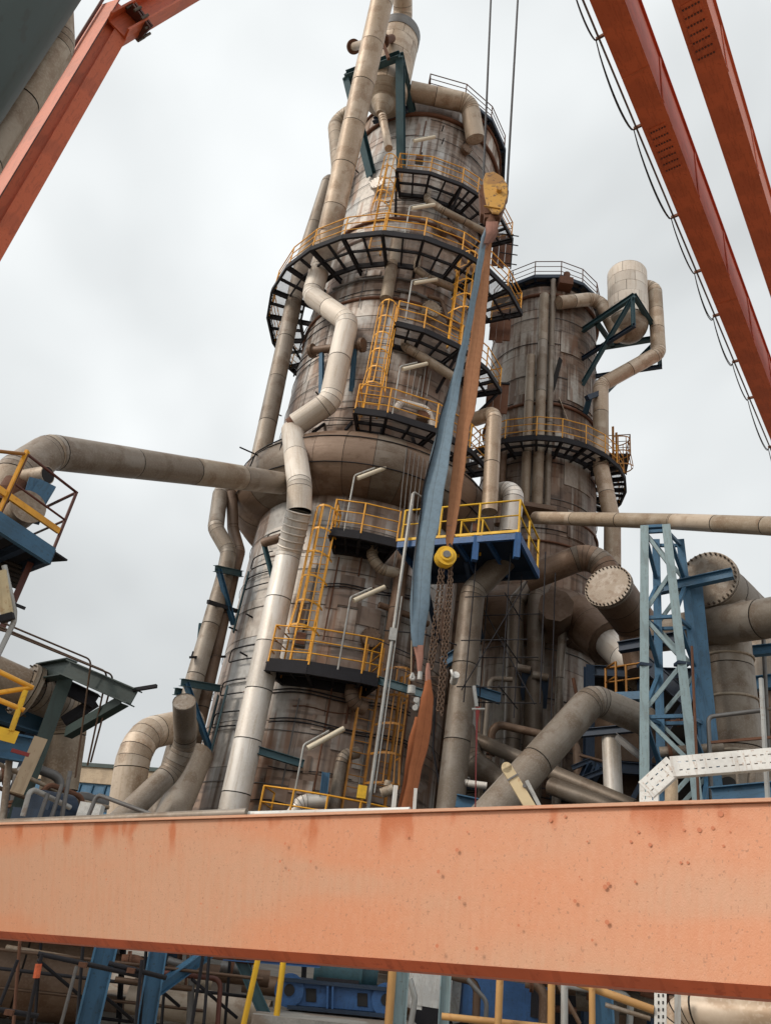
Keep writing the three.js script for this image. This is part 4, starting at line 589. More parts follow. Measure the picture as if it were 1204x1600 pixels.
{ const p = T2.p(60, 4.7, 0), c = VY(p, 972, 508), r = 0.98, y0 = c.y, t = thing('side_vessel', 'pale clad cylindrical vessel standing out on the right of the second tower', 'vessel');
  const VT = { x: c.x, z: c.z, tx: T2.tx, tz: T2.tz, rx: T2.rx, rz: T2.rz, p: T2.p };
  for (let j = 0; j < 5; j++) for (let i = 0; i < 6; i++) part('cladding_sheet', panelCyl(VT, r + RR(0, 0.012), i * 60 + j * 25 + 0.6, i * 60 + j * 25 + 59.4, y0 + 0.1 + j * 0.68 + 0.01, y0 + 0.1 + j * 0.68 + 0.67, 8, 0.03), M.pale[Math.floor(rnd() * 4)], t);
  part('core', (() => { const g = new THREE.CylinderGeometry(r - 0.03, r - 0.03, 3.4, 32); g.translate(c.x, y0 + 1.75, c.z); return g; })(), M.core, t);
  part('top_cap', (() => { const g = new THREE.SphereGeometry(r, 32, 8, 0, 6.2832, 0, 1.57); g.scale(1, 0.25, 1); g.translate(c.x, y0 + 3.5, c.z); return g; })(), M.tan[0], t);
  part('dished_bottom', (() => { const g = new THREE.SphereGeometry(r * 0.98, 32, 10, 0, 6.2832, 1.57, 1.57); g.scale(1, 1.15, 1); g.translate(c.x, y0 + 0.1, c.z); return g; })(), M.tan[3], t);
  const f = thing('support_bracket', 'teal steel bracket frame holding the pale side vessel', 'frame'), q = (th, rr, y) => T2.p(th, rr, y);
  for (const th of [44, 76]) { const ro = 5.9; part('arm', bar(q(th, ro, y0), q(th, R2, y0), 0.2, 0.28, undefined, 'I'), M.teal, f); part('strut', bar(q(th, ro - 0.1, y0 - 0.1), q(th, R2, y0 - 3.6), 0.18, 0.18, undefined, 'I'), M.teal, f); part('post', bar(q(th, ro - 0.1, y0 - 0.1), q(th, ro - 0.1, y0 - 1.9), 0.16, 0.16, undefined, 'I'), M.teal, f); part('lower_arm', bar(q(th, ro, y0 - 1.9), q(th, R2, y0 - 1.9), 0.16, 0.2, undefined, 'I'), M.navy, f); }
  part('front_beam', bar(q(44, 5.9, y0 + 0.01), q(76, 5.9, y0 + 0.01), 0.2, 0.26, undefined, 'I'), M.teal, f); part('rear_beam', bar(q(44, 3.6, y0 - 0.02), q(76, 3.6, y0 - 0.02), 0.2, 0.24), M.teal, f);
  pipe('crossover_pipe', 'beige ribbed pipe bending from the second tower crown into the side vessel', [h2(872, 473, 3.2), A(935, 466, 28.9), A(966, 528, 28.7)], 0.34, M.beige, { bend: 1.7, seg: 1.0, step: 12 });
  pipe('loop_pipe', 'beige pipe looping down outside the side vessel and back to the second tower', [A(985, 449, 29.2), A(1022, 447, 29.4), A(1028, 552, 29.2), A(938, 602, 28.9), A(938, 730, 28.9), A(956, 815, 29), A(956, 885, 29)], 0.35, [M.beige[0], M.beige[2], M.tan[0]], { bend: 1.4, seg: 1.6, step: 14 });
  const b = thing('wall_bracket', 'dark blue wall bracket left of the looping pipe on the second tower', 'bracket'); part('arm', bar(h2(916, 622, 3.6), h2(942, 612, 3.6), 0.2, 0.24), M.navy, b); part('strut', bar(h2(920, 622, 3.5), h2(914, 645, 2.8), 0.24, 0.2), M.blue, b);
  const pl = thing('side_platform', 'small railed landing at the right end of the second tower walkway', 'platform'), o = T2.p(76, 3.1, 23.2), sd = outT(T2, 82).normalize().multiplyScalar(1.2), fr = V3(T2.tx, 0, T2.tz); const c1 = o.clone(), c2 = o.clone().add(sd), c3 = c2.clone().addScaledVector(fr, -1.6), c4 = c1.clone().addScaledVector(fr, -1.6); part('deck', bar(c1.clone().lerp(c2, 0.5), c4.clone().lerp(c3, 0.5), 1.2, 0.1), M.dark, pl); railing(pl, [c1, c2, c3], M.rust, { toe: false });
}
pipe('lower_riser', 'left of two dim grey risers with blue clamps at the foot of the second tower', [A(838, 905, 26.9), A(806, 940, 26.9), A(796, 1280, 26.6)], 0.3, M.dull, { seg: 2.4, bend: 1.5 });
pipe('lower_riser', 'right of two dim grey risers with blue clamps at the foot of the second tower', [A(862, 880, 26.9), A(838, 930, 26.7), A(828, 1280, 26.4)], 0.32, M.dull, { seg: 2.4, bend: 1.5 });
pipe('lower_riser', 'slim pale pipe down the second tower right of the two risers', [A(880, 960, 26.8), A(874, 1060, 26.8), A(868, 1260, 26.8)], 0.15, M.grey, { seg: 3, bend: 1.5 });
for (const [x, y, w] of [[818, 1042, 'left'], [846, 1054, 'right']]) { const t = thing('pipe_clamp', `dark blue clamp with crossbar between the dim risers, the ${w} one`, 'clamp'); part('crossbar', tube([A(x - 14, y, 26.2), A(x + 10, y + 5, 26.2)], 0.14, 10), M.grey[0], t); part('leg', bar(A(x + 4, y + 4, 26.3), A(x, y + 52, 26.8), 0.3, 0.2, undefined, 'I'), M.navy, t); }
{ const t = thing('blind_stub', 'octagonal blanked duct stub pointing at the viewer before the second tower', 'duct'), a = A(868, 946, 25.4), b = A(866, 985, 27.6); part('body', cyl(b, a, 0.62, 8), M.brown[0], t); part('blind_plate', disc(a, a.clone().sub(b), 0.64, 8, 0.05), M.brown[1], t); }
{ const t = thing('neck_duct', 'tapering brown duct from the second tower ring to a bolted flange', 'duct'); const a = A(900, 962, 27.4), m2 = A(952, 1005, 26.2), b = A(1000, 1052, 25.2); pipeInto(t, [a, m2], 0.85, [M.brown[1], M.brown[0]], { seg: 1.1 }); pipeInto(t, [m2, b], 0.55, [M.silver[1]], { seg: 0.8 }); flange(t, b, b.clone().sub(a), 0.66, M.tan[3], { n: 24 }); }
// ---------- big blanked ducts and vessels on the right ----------
pipe('arched_duct', 'brown arched duct rising from under the blue platform and bending down on the right', [A(820, 905, 24.2), A(930, 862, 23.8), A(985, 968, 23.6), A(1000, 1050, 23.6)], 0.46, [M.brown[0], M.dull[0], M.brown[2]], { bend: 1.7, seg: 1.5, step: 14 });
{ const mk = (label, x, y, d, x2, y2, d2, r, fr, m) => { const t = thing('blanked_duct', label, 'duct'); const a = A(x, y, d), b = A(x2, y2, d2); pipeInto(t, [b, a], r, m, { seg: 0.9, n: 24 }); flange(t, a, a.clone().sub(b), fr, M.grey[2], { n: 34 }); return t; };
  mk('large duct closed with a bolted blind flange left of the blue trellis', 950, 917, 21.6, 1012, 1000, 24.5, 0.66, 0.74, [M.dull[0], M.brown[0]]);
  mk('large duct closed with a bolted blind flange right of the blue trellis', 1106, 906, 20.0, 1165, 960, 22.6, 0.7, 0.8, [M.grey[3], M.dull[0]]); }
pipe('level_duct', 'wide grey level duct running out of the frame right of the blue trellis', [A(1020, 992, 21.5), A(1094, 982, 20.6), A(1300, 950, 18.5)], 0.5, [M.grey[0], M.grey[3], M.grey[1]], { seg: 1.8, n: 24 });
{ const t = thing('column_vessel', 'stained grey upright vessel under the level duct at right', 'vessel'); const a = A(1128, 930, 20.9), lo = VY(a, 1155, 1275); pipeInto(t, [a, lo.clone().setY(3)], 0.6, [M.grey[0], M.silver[3], M.grey[3]], { seg: 2.0, n: 26 }); for (const y of [1030, 1095, 1180]) { const c = VY(a, 1140, y); part('collar', tube(arcPts({ ...T1, x: a.x, z: a.z, p: T1.p }, 0.61, c.y, 0, 360, 15), 0.04, 6), M.tan[3], t); } part('manhole', [disc(A(1136, 1226, 19.9), V3(0, 0, 1), 0.17, 14, 0.2)], M.black, t); part('skirt', (() => { const g = new THREE.CylinderGeometry(0.62, 0.95, 1.4, 26); g.translate(a.x, 4.1, a.z); return g; })(), M.grey[1], t); }
pipe('far_vessel', 'big dim round vessel at the right edge behind the upright vessel', [A(1188, 1010, 25), A(1215, 1280, 25)], 0.9, [M.brown[1], M.grey[0]], { seg: 2, n: 24 });
pipe('far_elbow', 'dim brown elbow duct at the right edge beneath the level duct', [A(1150, 1120, 26), A(1176, 1095, 26), A(1230, 1100, 26)], 0.6, [M.brown[0], M.grey[1]], { seg: 1.2, n: 20 });
pipe('level_pipe', 'dented beige pipe crossing level to the right edge above the blue trellis', [A(836, 809, 23.2), A(1052, 815, 18.9), A(1290, 826, 15.8)], 0.22, [M.tan[0], M.beige[0], M.tan[2]], { seg: 1.9, n: 18 });
pipe('diagonal_duct', 'fat grey pipe slanting up from the beam to an elbow right of centre', [A(745, 1295, 16.6), A(925, 1092, 18.5), A(1010, 1128, 19.5)], 0.365, [M.grey[0], M.grey[3]], { bend: 1.3, seg: 2.6, step: 14 });
pipe('dark_pipe', 'dim grey pipe descending to the right behind the slanting duct', [A(735, 1152, 22), A(990, 1262, 20)], 0.2, M.dull, { seg: 3, n: 14 });
pipe('dark_pipe', 'second dim grey pipe just beneath the descending one', [A(860, 1228, 20.5), A(975, 1270, 19.5)], 0.22, M.dull, { seg: 3, n: 14 });
pipe('bright_pipe', 'upright galvanised pipe with shiny streak left of the blue trellis', [A(953, 1140, 20.5), A(960, 1290, 20.4)], 0.23, M.silver, { seg: 2.2, n: 16 });
pipe('trumpet_pipe', 'dull tapered elbow between the tall grey pipe and the slanting duct', [A(722, 1140, 22), A(735, 1190, 21.6), A(800, 1240, 21)], 0.36, M.dull, { seg: 1.2, bend: 1.6 });
pipe('small_elbow', 'small white elbow pipe beside the tall grey pipe', [A(722, 1178, 20.2), A(718, 1222, 20.2), A(760, 1228, 20.2)], 0.09, [M.silver[0]], { seg: 1, n: 10 });
// ---------- blue trellis tower ----------
{ const t = thing('trellis_tower', 'tall pale blue steel trellis tower with cross bracing carrying the beige pipe', 'trellis tower'), d = 18.0;
  const c = [[A(1006, 824, d), A(1006, 1290, d - 0.4)], [A(1040, 822, d), A(1093, 1290, d - 0.4)], [A(1024, 845, d + 1.4), A(1034, 1290, d + 1.2)], [A(1062, 845, d + 1.4), A(1114, 1290, d + 1.2)]];
  c.forEach(([a, b], i) => part('column', bar(b, a, 0.2, 0.2, V3(a.x, 0, a.z).negate(), 'I'), i < 2 ? M.paleblue : M.blue, t));
  const at = (i, f) => c[i][0].clone().lerp(c[i][1], f), N = 6;
  for (const [i, j] of [[0, 1], [2, 3], [0, 2], [1, 3]]) for (let k = 0; k < N; k++) { const f0 = k / N + 0.02, f1 = (k + 1) / N; part('diagonal', k % 2 ? bar(at(i, f1), at(j, f0), 0.09, 0.09) : bar(at(i, f0), at(j, f1), 0.09, 0.09), (i + j) % 2 ? M.paleblue : M.blue, t); if (k % 2 === 0) part('strut', bar(at(i, f0), at(j, f0), 0.08, 0.08), M.blue, t); }
  for (const f of [0.52]) for (const i of [0, 1]) part('splice', boxAt(at(i, f), 0.28, 0.07, 0.26), M.navy, t);
  part('pipe_saddle', bar(at(0, 0).clone().add(V3(0, 0.05, -0.2)), at(1, 0).clone().add(V3(0, 0.05, -0.2)), 0.3, 0.08), M.blue, t); }
const beam3 = (name, label, a, b, w, h, m, prof = 'I', cat = 'beam') => single(name, label, cat, bar(A(...a), A(...b), w, h, undefined, prof), m);
beam3('steel_post', 'wide saturated blue steel post just right of the trellis', [1082, 905, 19.6], [1118, 1290, 19.2], 0.36, 0.3, M.blue, 'I', 'post');
beam3('steel_beam', 'blue beam crossing the face of the right blind flange', [1024, 922, 19.4], [1144, 896, 19.0], 0.2, 0.26, M.blue);
beam3('steel_beam', 'dark blue beam under the left end of the level duct', [966, 1012, 20.8], [1070, 994, 20.4], 0.24, 0.28, M.navy);
beam3('steel_beam', 'blue beam at the right edge behind the upright vessel', [1095, 1026, 22.5], [1230, 1012, 22], 0.22, 0.28, M.blue);
beam3('steel_beam', 'lower blue beam at the right edge beside the thin grey post', [1165, 1070, 24], [1230, 1062, 24], 0.25, 0.4, M.blue);
beam3('steel_beam', 'dark level beam left of the trellis below the amber landing', [905, 1146, 20.5], [1010, 1136, 20], 0.16, 0.2, M.navy);
beam3('steel_beam', 'grey diagonal brace left of the trellis foot', [962, 1150, 20.2], [1004, 1185, 19.8], 0.16, 0.16, M.greysteel);
beam3('steel_beam', 'blue sill beam behind the white cable tray at right', [1112, 1246, 17], [1230, 1236, 16.5], 0.24, 0.36, M.blue);
beam3('thin_post', 'thin grey post at the far right above the cable tray', [1188, 1060, 15], [1200, 1275, 14.8], 0.06, 0.06, M.lightsteel, 'box', 'post');
beam3('thin_rail', 'thin dark rail level across the upright vessel', [1110, 1160, 17], [1230, 1150, 16.6], 0.05, 0.05, M.rust, 'box', 'rail');
beam3('steel_beam', 'dark blue diagonal strut behind the trellis', [1000, 1030, 22], [1075, 1095, 21.8], 0.3, 0.4, M.navy);
{ const t = thing('blue_braces', 'pair of dark blue knee braces low on the second tower foot', 'brace'); part('brace', bar(A(893, 1200, 22), A(922, 1188, 22), 0.12, 0.12, undefined, 'I'), M.navy, t); part('brace', bar(A(900, 1236, 22.4), A(920, 1192, 22), 0.16, 0.16), M.navy, t); part('brace', bar(A(918, 1232, 22.4), A(938, 1196, 22), 0.16, 0.16), M.navy, t); part('brace', bar(A(896, 1222, 22), A(940, 1205, 22), 0.12, 0.14, undefined, 'I'), M.navy, t); }
{ const t = thing('amber_landing', 'small landing with amber railing left of the trellis', 'platform'), h = A(946, 1098, 20.5).y, a = A(946, 1098, 20.5), b = AY(1012, 1090, h), c = AY(962, 1089, h); part('deck', bar(a.clone().lerp(c, 0.5).add(V3(0, -0.1, 0)), b.clone().lerp(c, 0.3).add(V3(0.2, -0.1, 0)), 1.2, 0.2), M.blue, t); railing(t, [c, a, b], M.amber, { sp: 0.7, mids: [0.55], r: 0.03, toe: false, h: 0.95 }); part('kick_plate', bar(a.clone().add(V3(0, 0.08, 0)), b.clone().add(V3(0, 0.08, 0)), 0.02, 0.14), M.amber, t); }
// dim steelwork behind
const frame = (label, a0, a1, d0, d1, ys, nx, m = M.navy, lean = false, top = 0) => {
  const t = thing('pipe_rack', label, 'pipe rack'), P = (i, j, y) => { const az = mix(a0, a1, i / nx) * Math.PI / 180, d = j ? d1 : d0; return V3(d * Math.sin(az), y, -d * Math.cos(az)); }; const H = ys[ys.length - 1] + top;
  for (let i = 0; i <= nx; i++) for (let j = 0; j < 2; j++) if (!lean || j) part('column', bar(P(i, j, 0), P(i, j, H), 0.28, 0.28, V3(0, 0, 1), 'I'), m, t);
  for (const y of ys) { for (let j = 0; j < 2; j++) for (let i = 0; i < nx; i++) part('girder', bar(P(i, j, y - 0.17), P(i + 1, j, y - 0.17), 0.22, 0.34, undefined, 'I'), m, t); for (let i = 0; i <= nx; i++) part('crossbeam', bar(P(i, 0, y - 0.18), P(i, 1, y - 0.18), 0.2, 0.3, undefined, 'I'), m, t);
    for (let i = 0; i < nx; i++) { const q = [P(i, 0, y), P(i + 1, 0, y), P(i, 1, y), P(i + 1, 1, y)]; part('deck', mergeGeometries([gridGeo([[q[0], q[1]], [q[2], q[3]]], (u, v) => [u, v]), gridGeo([[q[0].clone().setY(y + 0.05), q[1].clone().setY(y + 0.05)], [q[2].clone().setY(y + 0.05), q[3].clone().setY(y + 0.05)]], (u, v) => [u, v])]), M.dark, t); } }
  for (let i = 0; i < nx; i++) for (let k = 0; k < ys.length; k++) if (!lean && (i + k) % 2) part('diagonal', bar(P(i, 0, k ? ys[k - 1] : 0), P(i + 1, 0, ys[k] - 0.3), 0.14, 0.14), m, t);
  return t;
};
frame('dim navy steel frame with dark decks behind the trellis at right', 17.5, 33, 24.5, 33, [4.2, 7.6, 10.6], 4, M.navy);
frame('dim low steel frame between the two tower feet', 6.5, 17, 28.5, 36, [4.0, 7.4], 2, M.navy);
frame('added low steel frame whose dark deck shades the ground under the towers', -9, 6, 21, 33, [3.3], 3, M.navy, true);  // added: deck hidden behind the beam keeps the area below in shade
frame('added low blue steel frame shading the pumps under the orange beam at right', 6, 31, 12.6, 21, [3.1], 3, M.navy, true);  // added as a low roof so the pump area at right falls dark
frame('added low blue steel frame shading the brown drum at bottom left', -26, -9, 13, 21, [2.25], 2, M.navy, true);  // added lower deck, there to shade the drum
{ const q = A(985, 1200, 27); pipe('gap_drum', 'dark upright drum added to close a bright gap behind the galvanised pipe', [V3(q.x, 0.2, q.z), VY(q, 980, 1120)], 1.25, [M.brown[3]], { seg: 1.8, n: 20 }); }  // added to darken a gap where the sky showed through
// ---------- left side ----------
{ const d = 12.6, c = A(84, 858, d), h = c.y, P = (x, y) => AY(x, y, h), t = thing('blue_platform', 'left edge platform with blue fascia, yellow kick rail and thin railing', 'platform');
  const l = c.clone().add(P(0, 802).sub(c).multiplyScalar(1.6)), r = c.clone().add(P(42, 875).sub(c).setLength(2.2)), lr = l.clone().add(r).sub(c), dn = (p, y) => p.clone().add(V3(0, y, 0));
  part('fascia', bar(dn(l, -0.13), dn(c, -0.13), 0.1, 0.28, undefined, 'U'), M.blue, t); part('fascia', bar(dn(c, -0.13), dn(r, -0.13), 0.1, 0.26), M.navy, t); part('fascia', bar(dn(r, -0.13), dn(lr, -0.13), 0.1, 0.26), M.navy, t);
  part('deck', bar(c.clone().lerp(r, 0.5).add(V3(0, -0.03, 0)), l.clone().lerp(lr, 0.5).add(V3(0, -0.03, 0)), 2.1, 0.03), M.dark, t); for (let i = 1; i < 4; i++) part('joist', bar(dn(c.clone().lerp(l, i / 4), -0.15), dn(r.clone().lerp(lr, i / 4), -0.15), 0.1, 0.18, undefined, 'I'), M.navy, t);
  part('kick_rail', bar(dn(c.clone().lerp(l, 0.02), 0.32), dn(l, 0.32), 0.05, 0.1), M.yellow, t);
  railing(t, [r, c, c.clone().lerp(l, 0.62)], M.redbrown, { mids: [0.55], toe: false, sp: 1.5, r: 0.026 }); part('post', bar(c.clone().lerp(l, 0.63), dn(c.clone().lerp(l, 0.63), 1.15), 0.09, 0.05), M.yellow, t); part('handrail', tube([dn(c.clone().lerp(l, 0.62), 1.1), dn(l, 0.7)], 0.03, 6), M.amber, t);
  part('hanger_strut', bar(A(48, 880, 13), A(2, 985, 13), 0.1, 0.1), M.redbrown, t); for (let i = 0; i < 5; i++) part('cable_bundle', tube([A(-10, 868 + i * 9, 13.4), A(40 - i * 2, 890 + i * 7, 13.4)], 0.045, 8), M.core, t);
  const v = thing('valve', 'brown flanged valve body with blue actuator on the left platform', 'valve'); const a = A(28, 806, 13.4), b = A(44, 792, 13.0); part('body', [cyl(a, b, 0.26, 20), disc(b, b.clone().sub(a), 0.3, 20, 0.05)], M.tan[3], v); part('bonnet', [cyl(A(10, 790, 13.6), A(16, 770, 13.6), 0.3, 16), cyl(A(20, 772, 13.6), A(30, 757, 13.6), 0.26, 16)], M.rust, v); part('actuator', [bar(A(50, 774, 13.3), A(56, 752, 13.3), 0.24, 0.24), bar(A(60, 780, 13.2), A(74, 757, 13.2), 0.16, 0.3), bar(A(55, 815, 13.2), A(66, 778, 13.2), 0.22, 0.16)], M.blue, v);
  const o = thing('open_pipe', 'short beige pipe stub with a black open end above the left platform', 'pipe'), e0 = A(38, 748, 13.8), e1 = A(75, 742, 13.4); part('body', cyl(e0, e1, 0.17, 18), M.tan[0], o); part('mouth', disc(e1.clone().add(e1.clone().sub(e0).normalize().multiplyScalar(0.004)), e1.clone().sub(e0), 0.15, 18), M.black, o);
  const fl = thing('flood_lamp', 'long cream lamp on a bent pale conduit below the left platform', 'lamp'); part('housing', bar(A(2, 893, 9), A(13, 964, 9), 0.12, 0.1, V3(0, 0, 1)), M.cream, fl); part('end_cap', bar(A(11, 960, 8.98), A(13, 970, 8.98), 0.14, 0.12, V3(0, 0, 1)), M.dark, fl); part('conduit', tube(fillet([A(7, 884, 9), A(23, 955, 9), A(22, 972, 9), A(-6, 1030, 9)], 0.15, 20), 0.03, 7), M.lightsteel, fl); part('arm', bar(A(18, 942, 9), A(40, 951, 9), 0.03, 0.03), M.dark, fl);
}
for (const [lab, y0, x1, y1, x2] of [['uppermost of three thin conduits strung from the left edge over the dark bracket', 972, 143, 1031, 118], ['middle of three thin conduits strung from the left edge over the dark bracket', 980, 168, 1050, 137], ['lowest of three thin conduits strung from the left edge over the dark bracket', 984, 178, 1055, 142]]) single('thin_conduit', lab, 'conduit', tube(fillet([A(-12, y0 - 6, 11), A(x1, y1, 12), A(x2, 1215 - (x2 - 118), 12.4)], 0.12, 25), 0.014, 6), M.chain);
{ const t = thing('steel_bracket', 'dark grey green column with cantilevered I beams at left', 'steel bracket'), d = 13; const top = A(106, 1052, d);
  part('column', bar(VY(top, 70, 1290), top, 0.22, 0.22, V3(top.x, 0, top.z).negate(), 'I'), M.green, t); part('cantilever', bar(A(104, 1044, d - 0.4), A(210, 1090, d - 1.4), 0.2, 0.24, undefined, 'I'), M.green, t); part('cantilever', bar(A(58, 1052, d + 0.6), A(150, 1096, d + 0.2), 0.18, 0.22, undefined, 'I'), M.dark, t); part('crossbeam', bar(A(60, 1052, d + 0.5), A(108, 1044, d - 0.4), 0.2, 0.28, undefined, 'I'), M.green, t); part('strut', bar(A(108, 1145, d - 0.1), A(196, 1094, d - 1.2), 0.14, 0.16, undefined, 'U'), M.green, t); part('strut', bar(A(100, 1128, d + 0.4), A(150, 1096, d + 0.3), 0.14, 0.16), M.dark, t); part('rod', bar(A(208, 1078, d - 1.4), A(245, 1072, d - 1.6), 0.05, 0.05), M.dark, t); }
pipe('left_pipe', 'dull pipe bending down through the dark bracket at left', [A(-30, 1046, 13.2), A(48, 1080, 13.4), A(112, 1108, 14.2), A(92, 1235, 14.2)], 0.3, [M.grey[0], M.tan[3]], { bend: 1.6, seg: 1.2, step: 14 });
{ const t = thing('flange_pair', 'bolted flange pair on the dull pipe by the left yellow railing', 'flange'); const a = A(44, 1079, 13.4), v = A(48, 1080, 13.4).sub(A(-30, 1046, 13.2)); flange(t, a, v, 0.42, M.tan[3], { n: 12 }); }
{ const t = thing('yellow_railing', 'yellow tube railing with kick plate at the lower left edge', 'railing'), d = 10; for (const [a, b] of [[[-10, 1045], [52, 1075]], [[0, 1082], [52, 1074]], [[-10, 1090], [38, 1110]]]) part('rail', tube([A(a[0], a[1], d), A(b[0], b[1], d)], 0.03, 6), M.yellow, t); part('post', tube([A(40, 1079, d), A(18, 1142, d)], 0.035, 6), M.lemon, t); part('kick_plate', bar(A(-10, 1143, d), A(27, 1153, d), 0.02, 0.14), M.lemon, t); }
beam3('steel_beam', 'deep blue beam at the left edge under the dull pipe', [-20, 1100, 13.8], [76, 1132, 14.4], 0.3, 0.4, M.blue);
beam3('steel_beam', 'blue beam low at the left edge above the orange beam', [-20, 1160, 12], [45, 1172, 12.4], 0.3, 0.35, M.blue);
beam3('steel_post', 'beige concrete coloured post leaning at lower left', [64, 1154, 10.5], [26, 1240, 10.5], 0.16, 0.16, M.sand, 'box', 'post');
beam3('handle_bar', 'small red lever at lower left', [18, 1172, 10], [46, 1180, 10], 0.04, 0.04, M.red, 'box', 'lever');
frame('dark decked steel frame filling the lower left corner', -34, -21, 14.5, 20, [2.4, 4.6], 3, M.navy);
{ const t = thing('equipment_skid', 'blue lined pump skid with pipework at lower left behind the orange beam', 'pump skid'); part('drum', cyl(A(60, 1258, 12), A(105, 1265, 12.4), 0.2, 18), M.navy, t); part('base', bar(A(40, 1275, 12), A(130, 1282, 12.6), 0.6, 0.2), M.navy, t); part('pipe', tube(fillet([A(36, 1275, 9.5), A(48, 1232, 9.5), A(62, 1238, 9.6), A(110, 1262, 9.8)], 0.2, 20), 0.028, 7), M.lightsteel, t); for (const [x, y, x2, y2] of [[75, 1240, 62, 1278], [98, 1225, 80, 1280], [110, 1205, 96, 1282]]) part('pipe', tube([A(x, y, 9.6), A(x2, y2, 9.6)], 0.025, 6), M.greysteel, t); part('box', boxAt(A(142, 1268, 12), 0.3, 0.2, 0.2), M.white, t); }
{ const t = thing('hand_rail', 'bent thin grey rail leaning over the orange beam at left', 'rail'); part('tube', tube(fillet([A(138, 1276, 8.6), A(152, 1241, 8.6), A(240, 1274, 8.2)], 0.05, 25), 0.022, 6), M.greysteel, t); }
{ const t = thing('far_building', 'distant building with beige parapet over blue wall panels at left', 'building'), a = A(100, 1190, 60), b = A(196, 1222, 56), top = a.y, n = b.clone().sub(a).setY(0), L = n.length(); n.normalize(); const s = V3(-n.z, 0, n.x); const P = (l, w, y) => a.clone().addScaledVector(n, l).addScaledVector(s, w).setY(y);
  part('wall', bar(P(L / 2 - L, -5, (top - 1.3) / 2), P(L / 2 + L, -5, (top - 1.3) / 2), 10, top - 1.3), M.blue, t); part('parapet', bar(P(L / 2 - L, -5, top - 0.75), P(L / 2 + L, -5, top - 0.75), 10.4, 1.1), M.sand, t); part('roof_edge', bar(P(L / 2 - L, -5, top - 0.15), P(L / 2 + L, -5, top - 0.15), 10.7, 0.25), M.green, t); for (let i = 0; i < 9; i++) part('panel_rib', bar(P(i * 1.1, 0.06, 0.2), P(i * 1.1, 0.06, top - 1.4), 0.14, 0.1), M.blue, t); for (let i = 0; i < 3; i++) part('window', bar(P(1 + i * 2.6, 0.03, top - 2.5), P(2.6 + i * 2.6, 0.03, top - 2.5), 0.08, 1.0), M.window, t); }

// ---------- hook block, slings and chain hoist, hanging on plumb planes ----------
const plane = (px, py, d) => { const o = A(px, py, d), n = V3(o.x, 0, o.z).normalize(); return { n, o, s: V3(-n.z, 0, n.x), at: (x, y, b = 0) => { const r = ray(x, y); return r.multiplyScalar((o.clone().sub(O).dot(n) + b) / r.dot(n)).add(O); } }; };
const HP = plane(765, 330, 9);
function slab(Pn, outline, b0, b1) {                                  // outlined plate between two depths, edges bevelled
  const c = outline.map(([x, y]) => Pn.at(x, y)), mid = c.reduce((a, p) => a.add(p), V3(0, 0, 0)).multiplyScalar(1 / c.length), k = c.length, gs = [];
  const ring = (b, f) => c.map((p) => p.clone().sub(mid).multiplyScalar(f).add(mid).addScaledVector(Pn.n, b)); const e = Math.min(0.02, (b1 - b0) / 3), R = [ring(b0, 0.95), ring(b0 + e, 1), ring(b1 - e, 1), ring(b1, 0.95)];
  for (let i = 0; i < 3; i++) for (let j = 0; j < k; j++) { const a = R[i][j], bb = R[i][(j + 1) % k], d = R[i + 1][j], f = R[i + 1][(j + 1) % k]; gs.push(gridGeo([[a, bb], [d, f]], (u, v) => [(j + u) * 0.15, v * 0.15])); }
  for (const [r, s] of [[R[0], 0], [R[3], 3]]) for (let j = 0; j < k; j++) { const m = mid.clone().addScaledVector(Pn.n, s ? b1 : b0); const g = new THREE.BufferGeometry(); const q = [m, r[j], r[(j + 1) % k]]; g.setAttribute('position', new THREE.Float32BufferAttribute(q.flatMap((p) => [p.x, p.y, p.z]), 3)); g.setAttribute('uv', new THREE.Float32BufferAttribute(q.flatMap((p) => [p.dot(Pn.s) * 0.8, p.y * 0.8]), 2)); g.computeVertexNormals(); gs.push(g); }
  return mergeGeometries(gs.map((g) => (g.index ? g.toNonIndexed() : g)));
}
